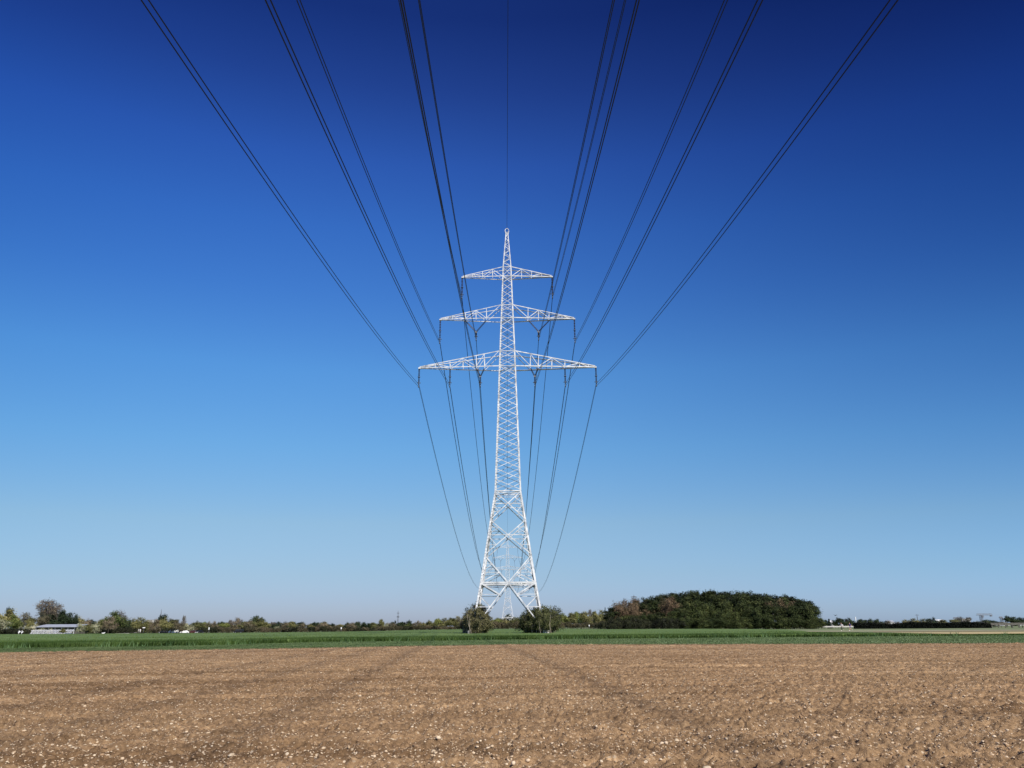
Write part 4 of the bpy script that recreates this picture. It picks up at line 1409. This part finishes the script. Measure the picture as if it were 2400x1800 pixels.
# lumps of stone along the road
for px, lb in ((271, 'leftmost pale boulder beside the pale road'), (279, 'biggest pale boulder beside the pale road'), (286, 'rightmost pale boulder beside the pale road')):
    g = np.random.RandomState(px)
    import bmesh
    bm = bmesh.new(); bmesh.ops.create_icosphere(bm, subdivisions=2, radius=.8 if px == 279 else .6)
    for v in bm.verts: v.co *= g.uniform(.85, 1.15); v.co.z *= .7
    me = bpy.data.meshes.new('boulder'); bm.to_mesh(me); bm.free(); me.materials.append(M['concrete'])
    p = gp(px, 368)
    tag(link('boulder', me, loc=(p[0], p[1], p[2] + .9)), lb, 'boulder', 'boulders along the pale road')


def lathe_disc(m, c, r_, w, n=14):
    c = Vector(c)
    vs = [(c.x, c.y - w / 2, c.z), (c.x, c.y + w / 2, c.z)]
    for k in range(n):
        a = 2 * math.pi * k / n
        vs += [(c.x + r_ * math.cos(a), c.y - w / 2, c.z + r_ * math.sin(a)), (c.x + r_ * math.cos(a), c.y + w / 2, c.z + r_ * math.sin(a))]
    fs = []
    for k in range(n):
        a, b = 2 + 2 * k, 2 + 2 * ((k + 1) % n)
        fs += [(a, b, b + 1, a + 1), (0, b, a), (1, a + 1, b + 1)]
    m.add(vs, fs)


def make_car(name, paint, label, van=False):
    o = empty(name, (0, 0, 0))
    tag(o, label, 'van' if van else 'car', 'cars along the far road')
    W = .86
    if van:
        prof = [(-2.3, .32), (2.3, .32), (2.38, .75), (2.25, 1.0), (1.75, 1.15), (1.25, 1.9), (-2.2, 1.95), (-2.33, 1.0)]
        win = [((1.62, 1.2), (1.2, 1.8), (.5, 1.82), (.5, 1.2)), ((.4, 1.2), (.4, 1.82), (-.8, 1.84), (-.8, 1.2)), ((-.9, 1.2), (-.9, 1.84), (-2.1, 1.84), (-2.15, 1.2))]
    else:
        prof = [(-2.15, .35), (2.1, .32), (2.2, .62), (2.05, .82), (1.15, .95), (.55, 1.42), (-1.2, 1.46), (-1.95, 1.0), (-2.2, .9)]
        win = [((1.0, .98), (.5, 1.36), (-.3, 1.40), (-.3, .98)), ((-.4, .98), (-.4, 1.40), (-1.15, 1.39), (-1.72, 1.0))]
    m = MB()
    n = len(prof)
    vs = []
    for y, k in ((-W, .0), (-W + .1, .06), (W - .1, .06), (W, .0)):
        for x, z in prof:
            taper = .14 if z > 1.05 else 0
            yy = y + (taper if y < 0 else -taper)
            s = .97 if k == 0 else 1
            vs.append((x * s, yy, .9 + (z - .9) * s))
    fs = []
    for r_ in range(3):
        for i in range(n):
            j = (i + 1) % n
            fs.append((r_ * n + i, r_ * n + j, (r_ + 1) * n + j, (r_ + 1) * n + i))
    fs += [tuple(range(n - 1, -1, -1)), tuple(range(3 * n, 4 * n))]
    m.add(vs, fs)
    m.build('body', paint, o)
    for w_ in win:
        for s in (-1, 1):
            g_ = MB()
            y = s * (W - .125)
            q = [(x, y - s * .0, z) for x, z in w_]; q2 = [(x, y + s * .012 + s * .0, z) for x, z in w_]
            g_.add(q + q2, [(0, 1, 2, 3), (7, 6, 5, 4), (0, 4, 5, 1), (1, 5, 6, 2), (2, 6, 7, 3), (3, 7, 4, 0)])
            g_.build('window', M['glass'], o)
    g_ = MB()
    a, b = (prof[4], prof[5])
    e = .015
    g_.add([(a[0] - .02 + e, -.64, a[1] + .04), (a[0] - .02 + e, .64, a[1] + .04), (b[0] + .04 + e, .58, b[1] - .05), (b[0] + .04 + e, -.58, b[1] - .05)], [(0, 1, 2, 3)])
    g_.build('windscreen', M['glass'], o)
    for x in (1.35, -1.35):
        for s in (-1, 1):
            w_ = MB(); lathe_disc(w_, (x, s * (W - .08), .32), .32, .2)
            ob = w_.build('wheel', M['tyre'], o)
            r2 = MB(); lathe_disc(r2, (x, s * (W + .025), .32), .19, .02); r2.build('rim', M['fitting'], ob)
    for s in (-1, 1):
        l_ = MB(); l_.box((2.06 if not van else 2.28, s * .62 - .16, .62), (2.2 if not van else 2.385, s * .62 + .16, .78)); l_.build('headlight', M['lamp'], o)
        l_ = MB(); l_.box((-2.25 if not van else -2.37, s * .66 - .1, .72), (-2.1 if not van else -2.25, s * .66 + .1, .9)); l_.build('tail_light', M['carred'], o)
    b_ = MB(); b_.box((2.12 if not van else 2.3, -.8, .36), (2.26 if not van else 2.44, .8, .52)); b_.build('bumper', M['lamp'], o)
    return o


def place_car(o, px, Y, rz):
    x = PX(px, Y)
    o.location = (x, Y, Tf(x, Y) + .07)
    o.rotation_euler = (0, 0, rz)
    return o


place_car(make_car('parked_car', M['carblue'], 'dark blue car with pale bumper, leftmost in the row of cars', False), 385, 415, R(215))
place_car(make_car('parked_car', M['carwhite'], 'white car, the left and taller one of the two white cars', True), 407, 416, R(205))
place_car(make_car('parked_car', M['carwhite'], 'white car, the right and lower one of the two white cars', False), 433, 418, R(200))
place_car(make_car('parked_car', M['carred'], 'dark red car partly hidden right of the white cars', False), 452, 422, R(190))
place_car(make_car('parked_car', M['carblack'], 'black car farthest right in the row beside the road sign', False), 469, 419, R(250))
place_car(make_car('parked_van', M['carblack'], 'lone dark van with white front on the far road, away from the other cars', True), 560, 424, R(185))


def sign(px, Y, w, h, zc, label, round_=False):
    x = PX(px, Y); z = Tf(x, Y)
    o = empty('road_sign', (x, Y, z))
    tag(o, label, 'sign')
    m = MB(); m.tube([(0, .06, 0), (0, .06, zc)], .05, 6); m.build('post', M['fitting'], o)
    m = MB()
    if round_: lathe_disc(m, (0, 0, zc), w / 2, .05, 18)
    else: m.box((-w / 2, -.03, zc - h / 2), (w / 2, .03, zc + h / 2))
    m.build('sign_panel', M['white'], o)


sign(420, 413, .62, .62, 2.2, 'small round white sign between the two white cars', True)
sign(490, 416, .5, 1.1, 2.4, 'upright white sign board right of the row of cars')
sign(800, 430, .5, .9, 2.2, 'small white sign in front of the far belt, left of the tiny mast')
sign(1381, 446, .45, .8, 1.7, 'small white sign between the pylon and the copse')
sign(337, 390, 1.2, .42, 2.9, 'white direction board above the two figures in white')
sign(292.5, 372, .25, 1.6, 2.4, 'slim pale post beside the boulders on the pale road')


# ------------------------------------------------------------------ people
def skin_mesh(name, verts, edges, radii, mat, root=0, sub=1):
    me = bpy.data.meshes.new(name)
    me.from_pydata(verts, edges, [])
    o = bpy.data.objects.new(name, me)
    COL.objects.link(o)
    md = o.modifiers.new('skin', 'SKIN')
    md.use_smooth_shade = True
    for i, r_ in enumerate(radii):
        sv = me.skin_vertices[0].data[i]
        sv.radius = r_ if isinstance(r_, tuple) else (r_, r_)
        sv.use_root = (i == root)
    sd = o.modifiers.new('sub', 'SUBSURF')
    sd.levels = sd.render_levels = sub
    dg = bpy.context.evaluated_depsgraph_get()
    out = bpy.data.meshes.new_from_object(o.evaluated_get(dg))
    out.name = name
    bpy.data.objects.remove(o)
    out.materials.clear(); out.materials.append(mat)
    return out


def chain_mesh(name, chains, mat, sub=1):
    """chains: lists of (point, radius); joined where points coincide"""
    V, E_, Rr, idx = [], [], [], {}
    for ch in chains:
        prev = None
        for p, r_ in ch:
            k = tuple(round(c, 4) for c in p)
            if k not in idx:
                idx[k] = len(V); V.append(p); Rr.append(r_)
            if prev is not None and prev != idx[k]: E_.append((prev, idx[k]))
            prev = idx[k]
    return skin_mesh(name, V, E_, Rr, mat, 0, sub)


def ellipsoid(name, c, r_, mat, parent, cut=None):
    import bmesh
    bm = bmesh.new()
    bmesh.ops.create_icosphere(bm, subdivisions=3, radius=1)
    if cut: bmesh.ops.delete(bm, geom=[v for v in bm.verts if cut(v.co)], context='VERTS')
    for v in bm.verts: v.co = Vector((v.co.x * r_[0] + c[0], v.co.y * r_[1] + c[1], v.co.z * r_[2] + c[2]))
    me = bpy.data.meshes.new(name); bm.to_mesh(me); bm.free()
    me.materials.append(mat)
    for p in me.polygons: p.use_smooth = True
    return link(name, me, parent)


def person(x, y, rz, label, shirt, bottoms, run=True, long=False, height=1.76, loc_z=None):
    """faces +x; run: mid-stride, else an easy walking step"""
    o = empty('person', (x, y, Tf(x, y) + .05 if loc_z is None else loc_z), rz)
    o.scale = (height / 1.76,) * 3
    tag(o, label, 'person')
    a = 1.0 if run else .5
    hip, chest, neck, head = (0, 0, .95), (.05 * a, 0, 1.30), (.07 * a, 0, 1.49), (.10 * a, 0, 1.62)
    # left leg forward, right leg back
    Lh, Rh = (0, .09, .92), (0, -.09, .92)
    Lk, La, Lt = ((.26, .09, .60), (.24, .09, .15), (.38, .09, .06)) if run else ((.12, .09, .50), (.20, .09, .09), (.35, .09, .03))
    Rk, Ra, Rt = ((-.06, -.09, .50), (-.42, -.09, .34), (-.50, -.09, .22)) if run else ((-.04, -.09, .49), (-.26, -.09, .11), (-.13, -.09, .02))
    Ls, Rs = (.05 * a, .185, 1.41), (.05 * a, -.185, 1.41)
    Le, Lw = ((-.20, .25, 1.18), (.02, .24, 1.08)) if run else ((-.08, .24, 1.14), (.02, .25, .90))
    Re, Rw = ((.10, -.26, 1.15), (.33, -.20, 1.22)) if run else ((.10, -.24, 1.14), (.22, -.24, .93))

    def hand(w, e):
        w, e = Vector(w), Vector(e)
        d = (w - e).normalized(); sd = Vector((0, 1, 0)); up = d.cross(sd).normalized()
        pal = w + d * .05
        chs = [[(tuple(w), .026), (tuple(pal), (.032, .02))]]
        for k, L in zip((-1.5, -.5, .5, 1.5), (.055, .066, .062, .048)):
            b = pal + d * .03 + up * k * .018
            chs.append([(tuple(pal), (.032, .02)), (tuple(b), .009), (tuple(b + d * L * .6), .008), (tuple(b + d * L * .9 + sd * .02 * (1 if w.y < 0 else -1)), .007)])
        b = w + d * .03 - up * -.03
        chs.append([(tuple(w), .026), (tuple(b), .010), (tuple(b + d * .045 + up * .012), .008)])
        return chs
    ch = [[(hip, (.13, .15)), ((.02 * a, 0, 1.12), (.10, .125)), (chest, (.115, .15)), (neck, .055), (head, .05)],
          [(hip, (.13, .15)), (Lh, .09), (Lk, .058), (La, .036), (Lt, .03)], [(hip, (.13, .15)), (Rh, .09), (Rk, .058), (Ra, .036), (Rt, .03)],
          [(chest, (.115, .15)), (Ls, .055), (Le, .042), (Lw, .026)], [(chest, (.115, .15)), (Rs, .055), (Re, .042), (Rw, .026)]] + hand(Lw, Le) + hand(Rw, Re)
    body = chain_mesh('body', ch, M['skin'])
    # head with nose and ears belongs to the body mesh
    import bmesh
    bm = bmesh.new(); bm.from_mesh(body)
    for c, r_ in (((head[0] + .02, 0, 1.655), (.098, .076, .118)), ((head[0] + .118, 0, 1.645), (.02, .014, .024)), ((head[0] + .01, .078, 1.65), (.02, .01, .03)), ((head[0] + .01, -.078, 1.65), (.02, .01, .03))):
        r2 = bmesh.ops.create_icosphere(bm, subdivisions=2, radius=1)
        for v in r2['verts']:
            k = 1 - .25 * max(0, -v.co.z) if r_[0] > .05 else 1
            v.co = Vector((v.co.x * r_[0] * k + c[0], v.co.y * r_[1] * k + c[1], v.co.z * r_[2] + c[2]))
    bm.to_mesh(body); bm.free()
    for p in body.polygons: p.use_smooth = True
    link('body', body, o)
    for s in (-.03, .03):
        ellipsoid('eye', (head[0] + .107, s, 1.665), (.012, .014, .009), M['clothblack'], o)
    ellipsoid('mouth', (head[0] + .105, 0, 1.595), (.012, .026, .007), M['carred'], o)
    ellipsoid('hair', (head[0] + .005, 0, 1.685), (.105, .086, .105), M['hair'], o, cut=lambda c: c.z < -.35 or (c.x > .55 and c.z < .55))
    g1 = lambda r_: tuple(q + .014 for q in r_) if isinstance(r_, tuple) else r_ + .014
    up_ = lambda p, q, t: tuple(p[i] + (q[i] - p[i]) * t for i in range(3))
    sh = [[((0, 0, .93), g1((.13, .155))), ((.02 * a, 0, 1.12), g1((.105, .13))), (chest, g1((.12, .155))), ((.065 * a, 0, 1.44), .085)],
          [(chest, g1((.12, .155))), (Ls, .074), (up_(Ls, Le, .7 if not long else 1), .058)] + ([(Lw, .04)] if long else []),
          [(chest, g1((.12, .155))), (Rs, .074), (up_(Rs, Re, .7 if not long else 1), .058)] + ([(Rw, .04)] if long else [])]
    link('shirt', chain_mesh('shirt', sh, shirt), o)
    t = .75 if not long else 1
    sh = [[((0, 0, .99), g1((.132, .155))), (hip, g1((.13, .155))), (Lh, .108), (up_(Lh, Lk, t), .085 if not long else .072)] + ([(La, .052)] if long else []),
          [(hip, g1((.13, .155))), (Rh, .108), (up_(Rh, Rk, t), .085 if not long else .072)] + ([(Ra, .052)] if long else [])]
    link('trousers' if long else 'shorts', chain_mesh('legwear', sh, bottoms), o)
    for A, B in ((La, Lt), (Ra, Rt)):
        A, B = Vector(A), Vector(B)
        d = (B - A).normalized()
        link('shoe', chain_mesh('shoe', [[(tuple(A - d * .02 + Vector((-.03, 0, -.03))), .045), (tuple((A + B) / 2 + Vector((0, 0, -.02))), (.05, .045)), (tuple(B + d * .06), (.03, .04))]], M['white']), o)
    return o


YR = 193.0
person(PX(1972.5, YR), YR, R(200), 'runner in a white top and black tights on the track right of the copse', M['clothwhite'], M['clothblack'], True, True, 1.82)
person(PX(1992, YR + .6), YR + .6, R(188), 'runner in a blue shirt and blue shorts on the track right of the copse', M['clothblue'], M['clothblue'], True, False, 1.84)
zr = Tf(PX(325, 388), 388) + .68
person(PX(325, 388), 388, R(-60), 'left one of two figures in white clothes on the pale road', M['clothwhite'], M['clothwhite'], False, True, 1.75, zr)
person(PX(329.3, 389), 389, R(-50), 'right one of two figures in white clothes on the pale road', M['clothwhite'], M['clothwhite'], False, True, 1.80, zr)

# small white animal at the field edge
px_, Yd = 243.5, 300.0
g0 = (PX(px_, Yd), Yd, Tf(PX(px_, Yd), Yd))
ani = empty('animal', (g0[0], g0[1], g0[2] + .03), R(20))
tag(ani, 'small white animal standing at the crop edge right of the shed', 'animal')
ch = [[((-.32, 0, .55), .15), ((-.05, 0, .56), .14), ((.25, 0, .58), .17), ((.42, 0, .72), .10), ((.52, 0, .86), .09), ((.68, 0, .82), .045)],
      [((-.32, 0, .55), .15), ((-.48, 0, .64), .03), ((-.60, 0, .76), .02)]]
for s in (-.1, .1):
    ch.append([((.25, 0, .58), .17), ((.26, s, .40), .06), ((.25, s, .20), .035), ((.27, s, .03), .035)])
    ch.append([((-.32, 0, .55), .15), ((-.30, s, .42), .08), ((-.40, s, .22), .04), ((-.36, s, .03), .035)])
link('body', chain_mesh('animal', ch, M['clothwhite']), ani)

# small bird over the trees at the right
bd = MB()
bd.add([(-.9, 0, .35), (-.4, .1, .42), (0, .25, .05), (0, -.25, .05), (-.4, -.15, .38)], [(0, 1, 2, 3, 4)])
bd.add([(.9, 0, .2), (.4, .1, .3), (0, .25, .05), (0, -.25, .05), (.4, -.15, .26)], [(4, 3, 2, 1, 0)])
bd.tube([(0, -.55, 0), (0, -.3, .03), (0, 0, .04), (0, .3, .02), (0, .6, 0)], [.03, .09, .1, .07, .03], 7)
ob = bd.build('bird', M['clothblack'], loc=(PX(1960, 300), 300, PZ(1960, 1443, 300)))
tag(ob, 'small dark bird flying above the trees left of the runners', 'bird')


# ------------------------------------------------------------------ far skyline
def small_pylon(px, top, Y, hw_px, label, arms=(.78, .9)):
    x = PX(px, Y); h = PZ(px, top, Y)
    o = empty('lattice_mast', (x, Y, 0))
    tag(o, label, 'mast')
    m = MB(); b0 = h * .05
    w = max(.12, h * .006)
    for cx_, cy_ in CORN: m.tube([(cx_ * b0, cy_ * b0, 0), (cx_ * b0 * .25, cy_ * b0 * .25, h * .75), (0, 0, h)], w, 4)
    for i in range(12):
        z0, z1 = h * i / 13, h * (i + 1) / 13
        r0, r1 = b0 * (1 - i / 13 * .95), b0 * (1 - (i + 1) / 13 * .95)
        for sy in (-1, 1):
            m.tube([(-r0, sy * r0, z0), (r1, sy * r1, z1)], w * .5, 3); m.tube([(r0, sy * r0, z0), (-r1, sy * r1, z1)], w * .5, 3)
    m.build('lattice_body', M['fitting'], o)
    hwid = hw_px / FPX * Y
    for t in arms:
        m = MB(); m.tube([(-hwid, 0, h * t), (0, 0, h * t + hwid * .2), (hwid, 0, h * t)], w * 1.3, 4); m.tube([(-hwid, 0, h * t), (hwid, 0, h * t - .2)], w * 1.3, 4)
        m.build('crossarm', M['fitting'], o)


small_pylon(932, 1431, 1500, 3, 'tiny distant lattice mast above the far belt left of the pylon bush', (.62, .66, .85))
small_pylon(1489, 1394, 1980, 7, 'thin pylon tip showing above the left end of the dark copse', (.8, .93))
small_pylon(2152, 1439, 1100, 4, 'faint lattice mast above the middle of the long hedge', (.9,))
small_pylon(373.5, 1428, 700, 1.2, 'thin antenna mast above the trees behind the row of cars', (.55, .6))


def crane(px, top, Y, l, r_, label):
    x = PX(px, Y); h = PZ(px, top, Y)
    o = empty('tower_crane', (x, Y, 0))
    tag(o, label, 'crane')
    m = MB()
    for cx_, cy_ in CORN: m.tube([(cx_ * 1.1, cy_ * 1.1, 0), (cx_ * 1.1, cy_ * 1.1, h)], .22, 4)
    for i in range(16):
        z0, z1 = h * i / 16, h * (i + 1) / 16
        m.tube([(-1.1, -1.1, z0), (1.1, -1.1, z1)], .12, 3); m.tube([(1.1, 1.1, z0), (-1.1, 1.1, z1)], .12, 3)
    m.build('tower', M['fitting'], o)
    m = MB()
    L, Rr_ = -l / FPX * Y, r_ / FPX * Y
    for y in (-.7, .7): m.tube([(L, y, h), (Rr_, y, h)], .22, 4)
    m.tube([(L * .9, 0, h + 1.3), (Rr_ * .95, 0, h + 1.3)], .2, 4)
    k = 24
    for i in range(k):
        xa, xb = L * .9 + (Rr_ * .95 - L * .9) * i / k, L * .9 + (Rr_ * .95 - L * .9) * (i + .5) / k
        m.tube([(xa, -.7, h), (xb, 0, h + 1.3), (xa + (xb - xa) * 2, .7, h)], .1, 3)
    m.build('jib', M['fitting'], o)
    m = MB(); m.box((Rr_ * .8, -.7, h - 1.6), (Rr_ * .95, .7, h - .25)); m.build('counterweight', M['fitting'], o)
    m = MB(); m.box((.3, -1.9, h - 2.6), (2, -.9, h - .5)); m.build('cab', M['fitting'], o)


crane(2302, 1441.5, 900, 10, 26, 'tower crane with long thin jib above the trees at the far right')
crane(2349, 1448, 1000, 5, 3, 'second smaller crane jib just left of the big round tree')
crane(2243, 1449.5, 1100, 7, 5, 'third crane jib low over the right half of the long hedge')


def house(px0, px1, top, Y, label, roof=M['greyroof'], wall=M['palewall'], flat_=False):
    x0, x1 = PX(px0, Y), PX(px1, Y); h = PZ(px0, top, Y)
    w, d = (x1 - x0) / 2, 8
    o = empty('building', ((x0 + x1) / 2, Y, 0))
    tag(o, label, 'building')
    e = h if flat_ else h * .7
    m = MB(); m.box((-w, 0, 0), (w, d, e)); m.build('wall', wall, o)
    m = MB()
    if flat_: m.box((-w - .2, -.2, e + .01), (w + .2, d + .2, e + .35))
    else: m.add([(-w - .3, -.3, e), (w + .3, -.3, e), (w + .3, d / 2, h), (-w - .3, d / 2, h), (-w - .3, d + .3, e), (w + .3, d + .3, e)], [(0, 1, 2, 3), (3, 2, 5, 4), (0, 3, 4), (1, 5, 2), (0, 4, 5, 1)])
    m.build('roof', roof, o)
    n = max(2, int(w * 2 / 3))
    for k in range(n):
        xx = -w + (k + .5) * 2 * w / n
        m = MB(); m.box((xx - .55, -.03, e * .5), (xx + .55, .02, e * .78)); m.build('window', M['glass'], o)


house(1915, 1926, 1457, 620, 'white building peeping out right of the copse', flat_=True)
house(1948, 1955, 1454, 640, 'white gable between the small dark trees right of the copse', roof=M['white'])
house(2083, 2097, 1454, 700, 'pale roofed house in the dip above the long hedge')
house(2256, 2276, 1450, 800, 'pale building behind the right half of the long hedge', flat_=True)
house(2198, 2216, 1452, 760, 'cream house showing between the olive trees over the hedge', roof=M['white'])
house(2352, 2360, 1459, 560, 'small white building left of the big round tree', flat_=True)
house(905, 912, 1461, 640, 'white house corner showing in the far belt below the tiny mast', flat_=True)
house(503, 513, 1466, 620, 'pale house showing between the trees left of the lone van', flat_=True)
house(343, 358, 1453, 640, 'pale flat house above the trees behind the figures in white', flat_=True)
p = gp(2006.7, 500)
m = MB(); m.tube([p, (p[0], p[1], PZ(2006.7, 1446, 500))], [.45, .3], 8)
tag(m.build('chimney_pole', M['white']), 'slender white pole above the left end of the long hedge', 'pole')


def low_wall(px0, px1, Y, top, label, mat=M['white']):
    x0, x1 = PX(px0, Y), PX(px1, Y)
    h = PZ(px0, top, Y)
    o = empty('barrier', ((x0 + x1) / 2, Y, 0))
    tag(o, label, 'barrier')
    w = (x1 - x0) / 2
    m = MB(); m.box((-w, -.08, h - .42), (w, .08, h)); m.build('panel', mat, o)
    n = int(w)
    for k in range(n + 1):
        m = MB(); xx = -w + .1 + k * (2 * w - .2) / n
        m.box((xx - .08, .09, 0), (xx + .08, .22, h + .05)); m.build('post', M['shedwall'], o)


low_wall(1926, 2003, 316, 1467.5, 'long low white barrier behind the two runners', M['concrete'])
low_wall(2319, 2440, 322, 1463.2, 'long white barrier under the dark trees at the right edge')
# dark fence bar in front of the right barrier
o = empty('fence', (PX(2380, 300), 300, 0)); tag(o, 'low dark fence in front of the white barrier at the right edge', 'fence')
m = MB(); m.box((-9, -.06, .95), (12, .06, 1.75)); m.build('rail', M['shedwall'], o)
for k in range(9):
    m = MB(); m.box((-8.8 + k * 2.5, .07, 0), (-8.5 + k * 2.5, .3, 1.8)); m.build('post', M['shedwall'], o)
